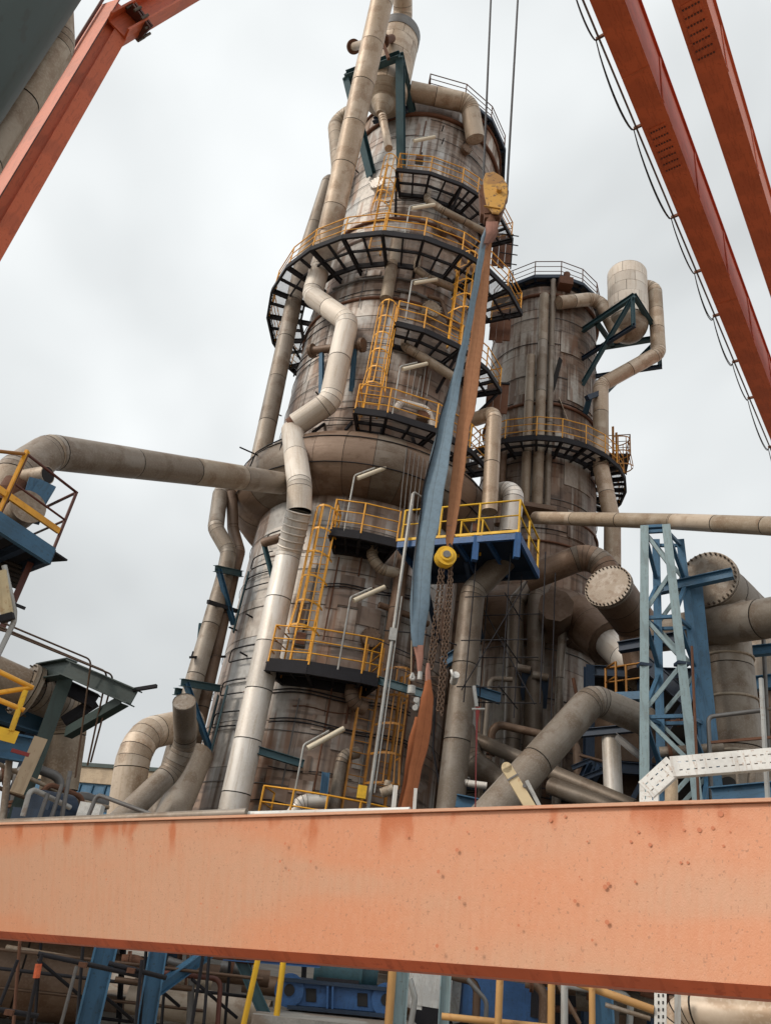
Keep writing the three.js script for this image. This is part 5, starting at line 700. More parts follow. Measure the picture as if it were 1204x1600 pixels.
{ const t = thing('hook_block', 'yellow painted crane hook block hanging from two wire ropes', 'hook block');
  const o = [[757, 281], [770, 279], [783, 287], [791, 300], [791, 318], [785, 336], [777, 345], [768, 344], [759, 333], [754, 312], [753, 292]];
  part('cheek_plate', slab(HP, o, -0.16, -0.11), M.hookpaint, t); part('cheek_plate', slab(HP, o.map(([x, y]) => [x - 5, y + 1]), 0.12, 0.17), M.hookpaint, t); part('sheave', cyl(HP.at(771, 306, 0).addScaledVector(HP.n, -0.09), HP.at(771, 306, 0).addScaledVector(HP.n, 0.09), 0.26, 28), M.rust, t); part('centre_plate', slab(HP, [[753, 325], [790, 318], [780, 345], [756, 346]], -0.08, 0.1), M.rust, t);
  const c = HP.at(779, 299, -0.163); part('lug', [tube([c, c.clone().addScaledVector(HP.n, -0.07)], 0.05, 12), bar(HP.at(756, 322, -0.168), HP.at(781, 326, -0.168), 0.012, 0.03, HP.n)], M.hookpaint, t); part('rust_strip', [bar(HP.at(754, 296, 0), HP.at(760, 340, 0), 0.1, 0.2, HP.n)], M.rust, t); part('shank', cyl(HP.at(766, 338, 0), HP.at(766, 352, 0), 0.09, 14), M.rust, t); const hk = []; for (let i = 0; i <= 16; i++) { const a = 1.9 - i / 16 * 4.4; hk.push(HP.at(764, 362, 0).addScaledVector(HP.s, Math.cos(a) * 0.12).add(V3(0, Math.sin(a) * 0.15, 0))); } part('hook', tube(hk, 0.045, 10), M.rust, t);
  const up = (x, y, x2, y2, n2) => [HP.at(x, y, n2), HP.at(x2, y2, n2)]; part('guard', slab(HP, [[748, 300], [754, 296], [757, 340], [750, 338]], -0.05, 0.15), M.rust, t);
  for (const [lab, a] of [['black wire rope to the left side of the hook block', up(754, 300, 769, -60, 0)], ['black wire rope to the right side of the hook block', up(791, 310, 812, -60, 0)]]) single('wire_rope', lab, 'rope', [tube(a, 0.02, 7), tube(a.map((p) => p.clone().addScaledVector(HP.n, 0.09)), 0.02, 7)], M.rope); }
function ribbon(Pn, rows, th, tw = 0) {                              // webbing: [y, left, right], woven strip with thickness
  const N = rows.length, sm = []; for (let i = 0; i < N - 1; i++) { const k = Math.max(2, Math.round(Math.abs(rows[i + 1][0] - rows[i][0]) / 10)); for (let q = 0; q < k; q++) { const f = q / k, s = f * f * (3 - 2 * f) * 0.5 + f * 0.5; sm.push([0, 1, 2].map((c) => mix(rows[i][c], rows[i + 1][c], c ? s : f))); } } sm.push(rows[N - 1]);
  const W = 6, fr = [], bk = [], len = []; let l = 0, pr = null; sm.forEach(([y, a, b], i) => { const r1 = [], r2 = []; for (let j = 0; j <= W; j++) { const f = j / W, bow = (1 - (2 * f - 1) ** 2) * 0.012 + Math.sin(i * 0.33 + f * 2) * 0.008 * tw; const p = Pn.at(mix(a, b, f), y, -bow + (f - 0.5) * Math.sin(i * 0.12) * 0.12 * tw); r1.push(p); r2.push(p.clone().addScaledVector(Pn.n, th)); } if (pr) l += pr.distanceTo(r1[3]); pr = r1[3].clone(); len.push(l); fr.push(r1); bk.push(r2); });
  const e = (s) => gridGeo(fr.map((r, i) => [r[s].clone(), bk[i][s].clone()]), (u, v) => [u * 0.05, len[v] / 0.3]);
  return [gridGeo(fr, (u, v) => [u / W, len[v] / 0.3]), gridGeo(bk, (u, v) => [u / W, len[v] / 0.3]), e(0), e(W)];
}
{ const S1 = plane(690, 700, 8.9), S2 = plane(735, 600, 9.0), S3 = plane(655, 1160, 8.4);
  const b = thing('lifting_sling', 'long faded blue webbing sling hanging from the hook', 'sling'); part('webbing', ribbon(S1, [[352, 759, 764], [372, 751, 759], [395, 747, 757], [430, 741, 751], [486, 731, 741], [530, 722, 733], [560, 714, 726], [614, 699, 717], [668, 683, 708], [722, 670, 701], [776, 659, 692], [820, 653, 686], [845, 649, 679], [895, 644, 673], [945, 640, 671], [985, 641, 664], [1010, 644, 661]], 0.014, 1), M.slingblue, b); part('edge_seam', ribbon(S1, [[560, 713, 714.5], [668, 683, 685], [776, 658, 661], [895, 644, 646], [1000, 641, 643]], 0.02, 1), M.dark, b);
  part('worn_eye', ribbon(S1, [[1008, 645, 661], [1030, 650, 661], [1050, 652, 658]], 0.012, 0.3), M.slingpink, b);
  const o = thing('lifting_sling', 'orange webbing sling running from the hook to the yellow chain hoist', 'sling'); part('webbing', ribbon(S2, [[349, 762, 770], [366, 757, 769], [390, 751, 767], [433, 746, 764], [513, 736, 757.5], [593, 724, 748], [640, 718, 742], [668, 713, 733], [722, 707, 727], [776, 701, 720], [820, 697, 713], [845, 696, 708], [856, 698, 705]], 0.016, 0.4), M.slingorange, o); part('sewn_end', ribbon(plane(735, 600, 8.85), [[346, 759, 778], [354, 758, 778], [362, 760, 776], [372, 757, 768], [380, 755, 762]], 0.12, 1.4), M.slingpink, o); part('stitching', [820, 828, 836].map((y) => ribbon(S2, [[y, 698, 711], [y + 1.2, 698, 711]], 0.022, 0)).flat(), M.slingpink, o);
  const r = thing('lifting_sling', 'creased rust coloured lower webbing sling crossing behind the orange beam', 'sling'); part('webbing', ribbon(S3, [[1062, 664, 673], [1078, 661, 675], [1090, 657, 677], [1135, 650, 674], [1160, 646, 670], [1210, 637, 657], [1275, 624, 643]], 0.014, 1), M.slingrust, r); part('webbing', ribbon(plane(655, 1160, 8.46), [[1120, 648, 656], [1160, 637, 656], [1210, 631, 648], [1275, 619, 634]], 0.012, 0.8), M.slingrust, r); part('worn_eye', ribbon(S3, [[1036, 666, 671], [1050, 664, 672], [1064, 664, 673]], 0.012, 0.4), M.slingpink, r);
  const C = plane(698, 872, 8.9), h = thing('chain_hoist', 'round yellow chain hoist with long hanging chains', 'chain hoist'), c = C.at(697, 872, -0.05);
  part('hand_wheel_cover', [cyl(c.clone().addScaledVector(C.n, 0.05).addScaledVector(C.s, -0.03), c.clone().addScaledVector(C.n, -0.08), 0.135, 22), cyl(c.clone().addScaledVector(C.n, -0.08), c.clone().addScaledVector(C.n, -0.11), 0.1, 20, 0.08)], M.lemon, h); part('brake_cap', cyl(c.clone().addScaledVector(C.n, -0.11), c.clone().addScaledVector(C.n, -0.125), 0.05, 14), M.greysteel, h); part('gear_case', slab(C, [[686, 862], [700, 858], [706, 868], [702, 882], [688, 884]], -0.02, 0.12), M.hookpaint, h);
  part('top_hook', tube([C.at(702, 850), C.at(706, 856), C.at(702, 862), C.at(699, 866)], 0.018, 7), M.dark, h);
  const chain = (pts) => { const gs = []; let alt = 0; for (let i = 1; i < pts.length; i++) { const a = C.at(...pts[i - 1]), b2 = C.at(...pts[i]), n = Math.round(a.distanceTo(b2) / 0.046), d = b2.clone().sub(a).normalize(); for (let k = 0; k < n; k++) { const g = new THREE.TorusGeometry(0.02, 0.0078, 4, 8); g.scale(1, 1.6, 1); g.rotateY(alt++ % 2 ? 0.4 : 1.97); g.applyQuaternion(new THREE.Quaternion().setFromUnitVectors(V3(0, 1, 0), d)); const p = a.clone().lerp(b2, (k + 0.5) / n); g.translate(p.x, p.y, p.z); gs.push(g); } } return mergeGeometries(gs); };
  for (const p of [[[688, 884], [684, 920], [676, 990], [670, 1040]], [[692, 884], [690, 930], [682, 1000], [674, 1045]], [[701, 882], [702, 900], [694, 985], [684, 1110]], [[704, 880], [705, 910], [699, 990], [689, 1118]]]) part('chain', chain(p), M.chain, h, 'stuff');
  const k = thing('shackle', 'pale steel shackles and small hoist under the blue sling eye', 'shackle'), q = S1.at(644, 1052), q2 = S1.at(656, 1050); part('bow', [tube(fillet([q, S1.at(640, 1062), S1.at(648, 1062), q], 0.03, 30), 0.018, 7), tube([q2, S1.at(655, 1062)], 0.03, 8)], M.lightsteel, k); part('block', [cyl(S1.at(643, 1072), S1.at(642, 1084), 0.05, 10), cyl(S1.at(652, 1090), S1.at(651, 1104), 0.025, 8), disc(S1.at(650, 1094, -0.03), S1.n, 0.035, 10, 0.03), disc(S1.at(648, 1106, -0.03), S1.n, 0.035, 10, 0.03)], M.lightsteel, k); part('hanger', tube([S1.at(643, 985), S1.at(642, 1052)], 0.008, 5), M.sand, k);
  const R = plane(745, 1150, 12), rs = thing('red_sling', 'thin dark red sling hanging right of the tall grey pipe', 'sling'); part('webbing', ribbon(R, [[1104, 742, 750], [1112, 742.5, 749], [1130, 743, 746], [1200, 742, 744], [1285, 741, 743]], 0.012, 0.2), M.red, rs); part('hook', [tube([R.at(737, 1108), R.at(757, 1108)], 0.02, 6), tube([R.at(740, 1072), R.at(744, 1104)], 0.03, 7)], M.lightsteel, rs);
}
{ const t = thing('pipe_fitting', 'small white fitting on the front of the tall grey pipe', 'fitting'), a = A(708, 1066, 19.6); part('body', [cyl(a, a.clone().add(V3(0, 0.1, 0.35)), 0.1, 10), disc(a.clone().add(V3(-0.08, 0.1, 0.3)), V3(1, 0.4, 0.3), 0.14, 12, 0.06)], M.white, t); }
beam3('steel_beam', 'teal beam crossing under the rust sling toward the purple black deck', [586, 1062, 20.3], [660, 1084, 19.8], 0.14, 0.22, M.teal); beam3('steel_beam', 'blue knee brace left of the tall grey pipe', [692, 1036, 21], [722, 1018, 20.8], 0.2, 0.3, M.blue); beam3('steel_beam', 'dark blue bracket arm right of the tall grey pipe', [738, 1078, 21.5], [782, 1092, 21.5], 0.2, 0.3, M.blue);
beam3('steel_beam', 'blue strut peeping over the beam between tall pipe and slanting duct', [712, 1252, 19], [760, 1262, 19], 0.3, 0.3, M.blue);
beam3('concrete_post', 'pale post left of the lower rust sling at the beam edge', [618, 1228, 7], [613, 1275, 7], 0.06, 0.04, M.white, 'box', 'post'); beam3('steel_post', 'narrow pale post right of the lower rust sling at the beam edge', [649, 1232, 7], [646, 1275, 7], 0.03, 0.03, M.white, 'box', 'post');
beam3('steel_post', 'dark teal support post with crosspiece among the lowest platform pipes', [509, 1207, 20.4], [505, 1245, 20.4], 0.25, 0.2, M.blue, 'I', 'post');
{ const t = thing('fire_hose_coupling', 'tan pump fitting left of the rust sling on the lowest platform', 'fitting'), a = A(595, 1240, 19), b = A(614, 1232, 19); part('body', cyl(a, b, 0.12, 12), M.tan[0], t); part('cap', cyl(A(604, 1228, 19), A(606, 1220, 19), 0.08, 10), M.tan[2], t); part('box', boxAt(A(565, 1238, 19.4), 0.22, 0.3, 0.2), M.lemon, t); }
{ const t = thing('work_lamp', 'cream work lamp on a leaning arm over the orange beam', 'lamp'), P = plane(815, 1230, 6.4), a = P.at(791, 1200), b = P.at(836, 1275); part('housing', [bar(a, b, 0.085, 0.05, P.n.clone().negate()), cyl(a.clone().addScaledVector(P.n, -0.025), a.clone().addScaledVector(P.n, 0.025), 0.0425, 16)], M.cream, t); part('arm', bar(P.at(822, 1220, 0.03), P.at(850, 1275, 0.03), 0.035, 0.03), M.lightsteel, t); part('clips', [bar(a.clone().lerp(b, 0.2).addScaledVector(P.n, -0.03), a.clone().lerp(b, 0.23).addScaledVector(P.n, -0.03), 0.1, 0.01, P.n), disc(P.at(819, 1228, -0.03), P.n, 0.016, 8, 0.03)], M.greysteel, t); }
{ // perforated white cable tray
  const t = thing('cable_tray', 'white perforated steel cable tray bending down to the orange beam at right', 'cable tray'), P = plane(1100, 1210, 6.2), seg = (a, b, w, k = 0) => {
    const p = P.at(...a).addScaledVector(P.n, k), q = P.at(...b).addScaledVector(P.n, k), d = q.clone().sub(p), L = d.length(); d.normalize(); const u = P.n.clone().negate().cross(d).normalize(); const sh = new THREE.Shape(); sh.moveTo(0, -w / 2); sh.lineTo(L, -w / 2); sh.lineTo(L, w / 2); sh.lineTo(0, w / 2); for (let x = 0.03; x < L - 0.04; x += 0.052) for (const y of [-w * 0.2, w * 0.2]) { const hh = new THREE.Path(); hh.moveTo(x, y - 0.004); hh.lineTo(x, y + 0.004); hh.lineTo(x + 0.024, y + 0.004); hh.lineTo(x + 0.024, y - 0.004); sh.holes.push(hh); }
    const g = new THREE.ExtrudeGeometry(sh, { depth: 0.004, bevelEnabled: false }); g.applyMatrix4(new THREE.Matrix4().makeBasis(d, u, P.n.clone().negate()).setPosition(p)); part('tray_face', g, M.white, t); for (const s of [-1, 1]) part('flange', bar(p.clone().addScaledVector(u, s * w / 2).addScaledVector(P.n, 0.03), q.clone().addScaledVector(u, s * w / 2).addScaledVector(P.n, 0.03), 0.006, 0.06, P.n), M.white, t); };
  seg([1225, 1183], [1048, 1198], 0.145); seg([1052, 1194], [1008, 1234], 0.145, 0.007); seg([1013, 1226], [1013, 1290], 0.13, 0.014); }
single('bollard', 'tan capped stub pipe standing under the cable tray bend', 'pipe', [cyl(A(1048, 1275, 7), A(1048, 1217, 7), 0.052, 16), cyl(A(1048, 1217, 7), A(1048, 1212, 7), 0.052, 16, 0.03)], M.sand);

// ---------- under the orange beam ----------
{ const post = (label, a, b, w, m, d) => beam3('steel_post', label, [a[0], a[1], d], [b[0], b[1], d], w, w, m, 'I', 'post');
  post('blue steel column under the beam, first from the left', [172, 1455], [128, 1640], 0.28, M.blue, 11.5); post('blue steel column under the beam, second from the left', [250, 1470], [222, 1640], 0.24, M.blue, 12); beam3('steel_beam', 'blue diagonal brace to the second blue column under the beam', [240, 1550, 12.1], [330, 1485, 12.6], 0.13, 0.14, M.blue, 'I', 'brace'); beam3('steel_beam', 'blue diagonal brace beside the yellow post under the beam', [372, 1490, 13], [420, 1600, 13], 0.14, 0.16, M.teal, 'I', 'brace');
  post('pale blue post under the beam right of the pump skid', [628, 1500], [618, 1640], 0.2, M.paleblue, 11); post('narrow pale blue post under the beam before the white cabinet', [697, 1510], [690, 1640], 0.12, M.paleblue, 10); post('wide blue post under the beam at right', [938, 1525], [945, 1650], 0.3, M.blue, 13); 
  const rod = (name, label, a, b, d, r, m, cat = 'post') => single(name, label, cat, tube([A(a[0], a[1], d), A(b[0], b[1], d)], r, 10), m);
  rod('yellow_post', 'lemon yellow slanting tube post under the beam, left of the pump skid', [406, 1485], [372, 1640], 9.5, 0.03, M.lemon); rod('yellow_post', 'thicker yellow tube post beside the pump skid', [444, 1490], [428, 1620], 12.5, 0.042, M.lemon); rod('tan_post', 'rusty tan railing post left of the pale blue post under the beam', [614, 1500], [604, 1640], 9.5, 0.045, M.railtan); rod('tan_post', 'tan railing post under the beam, left of the control box', [781, 1520], [776, 1640], 8.5, 0.035, M.railtan); rod('tan_post', 'tan railing post under the beam, middle right', [861, 1520], [860, 1640], 8.5, 0.035, M.railtan); rod('tan_post', 'tan railing post under the beam with slanting handrail', [924, 1530], [925, 1640], 8.5, 0.03, M.railtan); rod('grey_post', 'grey tube post between the tan posts under the beam', [881, 1530], [881, 1640], 10, 0.04, M.lightsteel);
  rod('tan_rail', 'tan handrail slanting down right under the beam', [900, 1535], [1020, 1578], 8.6, 0.035, M.railtan, 'rail'); rod('tan_rail', 'low tan rail between the posts under the beam', [690, 1588], [860, 1606], 8.7, 0.03, M.railtan, 'rail');
  const t = thing('pump_skid', 'blue steel pump skid with lifting eyes on a concrete plinth under the beam', 'pump skid'), d = 13.5, P = plane(530, 1560, d); part('web', slab(P, [[455, 1531], [604, 1545], [600, 1583], [460, 1571]], 0, 0.04), M.brightblue, t); part('top_flange', bar(P.at(445, 1529, 0.2), P.at(612, 1545, 0.2), 0.6, 0.05), M.navy, t); part('bottom_flange', bar(P.at(450, 1572, 0.1), P.at(606, 1586, 0.1), 0.4, 0.05), M.navy, t);
  for (const x of [452, 603]) { const y = 1545 + (x - 452) * 0.1; part('lifting_eye', [disc(P.at(x, y + 2, -0.02), P.n, 0.22, 20, 0.06)], M.brightblue, t); part('eye_hole', disc(P.at(x, y + 2, -0.055), P.n, 0.08, 14, 0.02), M.black, t); } for (const x of [486, 566]) part('web_opening', slab(P, [[x - 8, 1544 + (x - 486) * 0.09], [x + 8, 1545 + (x - 486) * 0.09], [x + 8, 1566 + (x - 486) * 0.09], [x - 8, 1565 + (x - 486) * 0.09]], -0.015, -0.004), M.black, t); for (const x of [512, 520]) part('stiffener', bar(P.at(x, 1537, -0.04), P.at(x - 1, 1577, -0.04), 0.03, 0.1, P.n), M.brightblue, t);
  const mt = thing('pump_motor', 'dark teal motor casing on the blue pump skid', 'motor'); part('casing', cyl(A(492, 1512, 13.9), A(565, 1520, 13.9), 0.38, 24), M.teal, mt); part('end_bell', cyl(A(565, 1520, 13.9), A(590, 1524, 13.9), 0.3, 20, 0.2), M.teal, mt); part('foot', bar(A(495, 1529, 13.7), A(560, 1535, 13.7), 0.5, 0.06), M.dark, mt);
  single('concrete_plinth', 'stained concrete plinth under the blue pump skid', 'plinth', [bar(A(398, 1618, 13.2), A(650, 1643, 13.2), 1.6, 0.62)], M.conc);
  pipe('floor_pipe', 'stained tan pipe lying level under the beam left of the plinth', [A(205, 1556, 14.5), A(420, 1592, 14)], 0.24, [M.tan[3], M.beige[3]], { seg: 1.6 }); pipe('floor_pipe', 'pale elbow pipe under the beam at the bottom right', [A(1055, 1630, 9), A(1058, 1577, 9), A(1260, 1592, 8.6)], 0.15, [M.beige[2], M.beige[0]], { seg: 1.0, bend: 1.4 }); pipe('brown_drum', 'big brown horizontal drum under the beam at the bottom left', [A(-90, 1512, 14.5), A(148, 1536, 14.5)], 0.55, [M.brown[3], M.brown[0]], { seg: 1.4, n: 24 });
  for (const [lab, a, b, cx, cy] of [['dark scaffold pole with orange sleeve at the bottom left', [66, 1490], [40, 1610], 61, 1518], ['leaning dark scaffold pole at the far left bottom', [28, 1500], [0, 1570], 0, 0], ['scaffold pole right of the first blue column', [222, 1500], [210, 1620], 0, 0], ['pale thin scaffold pole beside the first blue column', [120, 1510], [96, 1600], 0, 0], ['dark scaffold pole in front of the tan floor pipe', [318, 1490], [300, 1600], 0, 0]]) { const q = thing('scaffold_pole', lab, 'scaffold pole'); part('pole', tube([A(a[0], a[1], 10.5), A(b[0], b[1], 10.5)], 0.02, 8), lab.startsWith('pale') ? M.greysteel : M.dark, q); if (cx) part('sleeve', cyl(A(cx, cy - 12, 10.5), A(cx - 4, cy + 10, 10.5), 0.036, 10), M.cranered, q); }
  for (const [lab, a, b] of [['level scaffold tube with a coupler across the brown drum', [60, 1490], [220, 1525]], ['low level scaffold tube at the bottom left edge', [-10, 1576], [60, 1588]], ['level scaffold tube right of the first blue column', [170, 1505], [260, 1528]]]) { const q = thing('scaffold_tube', lab, 'scaffold tube'); part('tube', tube([A(...a, 10.6), A(...b, 10.6)], 0.026, 8), M.dark, q); const m = A((a[0] + b[0]) / 2 - 10, (a[1] + b[1]) / 2, 10.55); part('coupler', boxAt(m, 0.09, 0.05, 0.06), M.rust, q); }
  beam3('steel_beam', 'bright blue beam tip just under the orange beam beside the yellow post', [350, 1494, 13], [500, 1506, 13], 0.2, 0.1, M.brightblue);
  { const c = thing('control_cabinet', 'white control cabinet under the beam right of the pale blue post', 'cabinet'); part('body', boxAt(A(673, 1520, 14), 0.62, 1.0, 0.4, 0.05), M.white, c); part('door', boxAt(A(673, 1520, 13.79), 0.56, 0.9, 0.02, 0.05), M.white, c); part('plinth', boxAt(A(672, 1580, 14), 0.5, 0.9, 0.4), M.dark, c); }
  single('white_tank', 'pale rounded casing under the beam beside the white cabinet', 'tank', [cyl(A(715, 1520, 14.5), A(735, 1590, 14.5), 0.3, 18)], M.white); 
  { const c = thing('blue_machine', 'dark blue machine casing under the beam between the tan posts', 'machine'); part('casing', boxAt(A(790, 1568, 14), 1.3, 0.6, 0.8), M.brightblue, c); part('top', [boxAt(A(750, 1535, 14), 0.4, 0.4, 0.5), boxAt(A(805, 1530, 14), 0.4, 0.5, 0.5)], M.greysteel, c); part('vent', cyl(A(840, 1545, 13.8), A(838, 1590, 13.8), 0.16, 14), M.dark, c); }
  { const c = thing('cable_ladder', 'white perforated upright tray under the beam at right', 'cable tray'); const P = plane(1030, 1570, 8.6); for (const [x, w] of [[1031, 0.15], [1058, 0.08]]) part('tray_face', slab(P, [[x - w * 65, 1540], [x + w * 65, 1542], [x + w * 65, 1640], [x - w * 65, 1640]], 0, 0.03), x > 1040 ? M.lightsteel : M.white, c); const gs = []; for (let i = 0; i < 6; i++) for (const x of [1028, 1035]) gs.push(slab(P, [[x - 1.2, 1553 + i * 11], [x + 1.2, 1553 + i * 11], [x + 1.2, 1558 + i * 11], [x - 1.2, 1558 + i * 11]], -0.006, -0.001)); part('slots', gs, M.black, c, 'stuff'); }
  // dim clutter behind: wall, pipe bundle
  { const w = thing('low_wall', 'dim corrugated wall of the low plant room behind the pumps', 'wall'), a = A(-250, 1500, 30), b = A(1500, 1600, 30); const n = b.clone().sub(a).setY(0), L = n.length(); n.normalize(); for (let i = 0; i < 34; i++) { const p = a.clone().addScaledVector(n, L * (i + 0.5) / 34).setY(1.4); part('sheet', bar(p.clone().setY(0), p.clone().setY(2.8), L / 34 - 0.03, 0.06 + (i % 2) * 0.02, V3(0, 0, 1)), i % 3 ? M.dark : M.navy, w); } }
  for (let i = 0; i < 7; i++) pipe('floor_pipe', ['rusty level pipe deep under the beam, left part, upper', 'dark level pipe deep under the beam, centre', 'grey level pipe deep under the beam behind the white cabinet', 'rusty level pipe behind the blue machine', 'grey level pipe behind the tan handrail', 'dark pipe behind the first blue column', 'tan pipe end behind the second blue column'][i], [[A(150, 1500, 17), A(420, 1530, 17)], [A(380, 1535, 20), A(640, 1570, 20)], [A(620, 1540, 17), A(800, 1565, 17)], [A(760, 1530, 19), A(960, 1550, 19)], [A(900, 1560, 17), A(1110, 1580, 17)], [A(60, 1560, 18), A(260, 1590, 18)], [A(225, 1520, 16), A(330, 1540, 16)]][i], 0.14 + (i % 3) * 0.05, [[M.rustpipe, M.brown, M.grey, M.rustpipe, M.grey, M.brown, M.tan][i][1]], { seg: 2, n: 12 });
  for (let i = 0; i < 9; i++) { const x = [185, 275, 345, 470, 660, 735, 830, 985, 1150][i]; beam3('thin_post', ['thin dark post behind the first blue column', 'thin dark post left of the rusty pipe', 'thin post right of the blue brace', 'thin post behind the motor casing', 'thin dark post behind the cabinet', 'thin post behind the blue machine', 'thin dark post behind the tan posts', 'thin post behind the slanting tan handrail', 'thin post behind the pale elbow pipe'][i], [x + 8, 1460, 17 + i % 3], [x, 1610, 17 + i % 3], 0.1, 0.1, [M.dark, M.rust, M.greysteel][i % 3], 'I', 'post'); }
}

// dark service duct and cable trays filling the gap beside the main tower
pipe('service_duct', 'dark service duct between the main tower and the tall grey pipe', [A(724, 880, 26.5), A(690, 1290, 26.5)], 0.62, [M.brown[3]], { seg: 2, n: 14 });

// bundles of thin plant pipework
const bundle = (label, runs, mats, flg) => { const t = thing('pipe_bundle', label, 'pipes'); runs.forEach(([r, ...pts], i) => { const p = pts.map((q) => A(...q)); part('pipe', tube(fillet(p, Math.max(0.12, r * 2.5), 25), r, r > 0.06 ? 12 : 7), mats[i % mats.length], t); if (r > 0.06) { const d = p[1].clone().sub(p[0]); for (const f of [0.3, 0.36]) part('flange', disc(p[0].clone().lerp(p[1], f), d, r * 1.6, 14, 0.04), M.rust, t); } }); return t; };
bundle('tangle of thin pipes and elbows at the lower left behind the bracket column', [[0.09, [-10, 1215, 13.6], [40, 1205, 13.6], [52, 1290, 13.6]], [0.07, [20, 1290, 13.2], [30, 1190, 13.2], [95, 1215, 13.4], [90, 1290, 13.4]], [0.04, [58, 1290, 12.8], [70, 1222, 12.8], [130, 1246, 13], [122, 1290, 13]], [0.03, [-10, 1190, 12.6], [120, 1250, 13], [170, 1262, 13.2]], [0.03, [-10, 1228, 12.6], [60, 1254, 12.8], [150, 1282, 13]], [0.05, [4, 1290, 12.4], [16, 1180, 12.4], [16, 1150, 12.4]], [0.1, [100, 1290, 15], [115, 1240, 15], [165, 1258, 15.4]]], [M.grey[0], M.greysteel, M.rust, M.tan[3], M.chain]);
bundle('cluster of thin pipes and valves between the trellis and the upright vessel', [[0.12, [1030, 1175, 19], [1080, 1172, 19], [1130, 1168, 19]], [0.07, [1040, 1130, 19.4], [1098, 1126, 19.4], [1104, 1200, 19.4]], [0.05, [1112, 1290, 18], [1106, 1120, 18], [1190, 1110, 18]], [0.04, [1160, 1290, 17.5], [1150, 1205, 17.5], [1230, 1198, 17.5]], [0.09, [1165, 1290, 19], [1178, 1180, 19], [1230, 1172, 19]], [0.03, [1092, 1290, 17], [1080, 1010, 17]]], [M.grey[0], M.rust, M.greysteel, M.grey[1]]);
bundle('dim pipes with flanges at the foot of the second tower behind the slanting duct', [[0.12, [760, 1200, 23], [770, 1130, 23], [900, 1160, 23], [905, 1290, 23]], [0.08, [745, 1290, 22.5], [765, 1060, 22.5], [800, 1062, 22.5]], [0.05, [905, 1180, 22], [960, 1195, 22], [955, 1290, 22]], [0.06, [895, 1060, 24], [905, 1110, 24], [950, 1120, 24]], [0.04, [755, 1000, 22], [748, 1150, 22], [770, 1160, 22]]], [M.brown[0], M.grey[3], M.chain, M.rust]);
bundle('drooping black cables and small tubes beside the shackles', [[0.016, [590, 1000, 20], [640, 1022, 19.8], [700, 1040, 20]], [0.016, [596, 1035, 20], [650, 1055, 19.8], [700, 1060, 20]], [0.02, [600, 985, 20.2], [660, 990, 20], [720, 1010, 20.2]], [0.025, [665, 985, 20.4], [655, 1060, 20.4], [690, 1075, 20.4]], [0.03, [680, 1090, 20.6], [676, 1170, 20.6], [690, 1250, 20.6]], [0.04, [715, 945, 21.5], [712, 1075, 21.5], [730, 1085, 21.5]]], [M.dark, M.chain]);
bundle('rusty pipes and valves crowding under the beam between the blue columns', [[0.07, [190, 1500, 13], [225, 1500, 13], [222, 1610, 13]], [0.05, [262, 1500, 13], [300, 1512, 13], [296, 1600, 13]], [0.035, [180, 1530, 12.5], [250, 1540, 12.5], [300, 1545, 12.5]], [0.035, [255, 1520, 12.6], [345, 1530, 12.6], [340, 1600, 12.6]], [0.03, [10, 1480, 12], [130, 1500, 12.2]], [0.03, [300, 1490, 13], [400, 1505, 13]], [0.09, [345, 1510, 15], [395, 1518, 15], [392, 1600, 15]]], [M.rust, M.greysteel, M.chain, M.redbrown, M.tan[3]]);
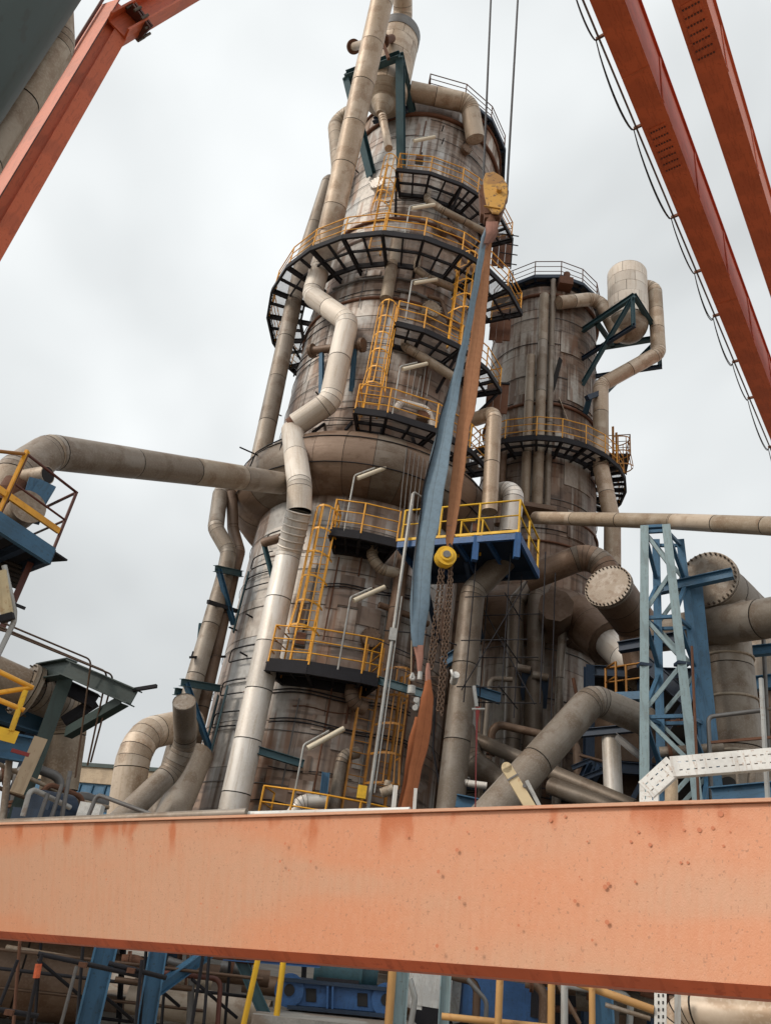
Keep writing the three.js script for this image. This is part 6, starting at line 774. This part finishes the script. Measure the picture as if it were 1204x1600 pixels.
bundle('thin pipes and hoses under the beam around the white cabinet and blue machine', [[0.04, [640, 1530, 12], [648, 1560, 12], [640, 1610, 12]], [0.06, [705, 1525, 13], [745, 1535, 13], [742, 1610, 13]], [0.03, [730, 1530, 11.5], [760, 1565, 11.5], [757, 1610, 11.5]], [0.07, [820, 1535, 13], [850, 1540, 13], [848, 1610, 13]], [0.05, [885, 1540, 13.5], [985, 1556, 13.5], [982, 1610, 13.5]], [0.03, [1045, 1560, 10], [1110, 1568, 10], [1204, 1562, 10]]], [M.lightsteel, M.chain, M.greysteel, M.brown[0]]);

{ const t = thing('tube_scaffold', 'tangle of thin dark scaffold tubes under the orange beam between drum and yellow posts', 'scaffold'); const R = (x, y, d, x2, y2, d2, m) => part('tube', tube([A(x, y, d), A(x2, y2, d2)], 0.022, 6), m, t);
  for (let i = 0; i < 12; i++) { const x = 20 + i * 33; R(x + 12, 1465, 12 + (i % 3) * 1.4, x, 1620, 12 + (i % 3) * 1.4, i % 4 ? M.dark : M.rust); } for (let j = 0; j < 4; j++) { R(-10, 1482 + j * 30, 12 + j * 0.8, 410, 1530 + j * 30, 12.6 + j * 0.8, j % 2 ? M.dark : M.chain); } for (const [x, y] of [[60, 1500], [210, 1512], [300, 1530], [150, 1545]]) R(x, y, 12.4, x + 70, y + 60, 13, M.dark); }
bundle('small pipes and flanged valves behind the blue machine under the beam at right', [[0.07, [760, 1545, 15], [800, 1540, 15], [802, 1610, 15]], [0.05, [830, 1530, 14], [832, 1572, 14], [900, 1580, 14]], [0.08, [900, 1545, 16], [960, 1560, 16], [958, 1610, 16]], [0.03, [870, 1535, 12], [905, 1600, 12]], [0.03, [945, 1570, 12], [1015, 1592, 12]], [0.06, [1000, 1550, 15], [1080, 1572, 15], [1078, 1610, 15]]], [M.grey[0], M.rust, M.greysteel, M.brown[0]]);
bundle('stack of level pipes and risers beyond the upright vessel at the right edge', [[0.14, [1100, 1085, 26], [1230, 1075, 26]], [0.1, [1165, 1140, 24], [1230, 1136, 24]], [0.06, [1192, 1000, 23], [1200, 1180, 23]], [0.08, [1098, 1060, 25], [1104, 1180, 25]], [0.05, [1165, 1030, 23], [1172, 1110, 23], [1230, 1106, 23]]], [M.grey[0], M.brown[0], M.greysteel, M.rust]);

// ---------- every thing stands at its own base ----------
for (const o of things) { const b = new THREE.Box3().setFromObject(o), c = V3((b.min.x + b.max.x) / 2, b.min.y, (b.min.z + b.max.z) / 2); o.children.forEach((m) => m.position.sub(c)); o.position.copy(c); }
camera.updateProjectionMatrix();
renderer.render(scene, camera);
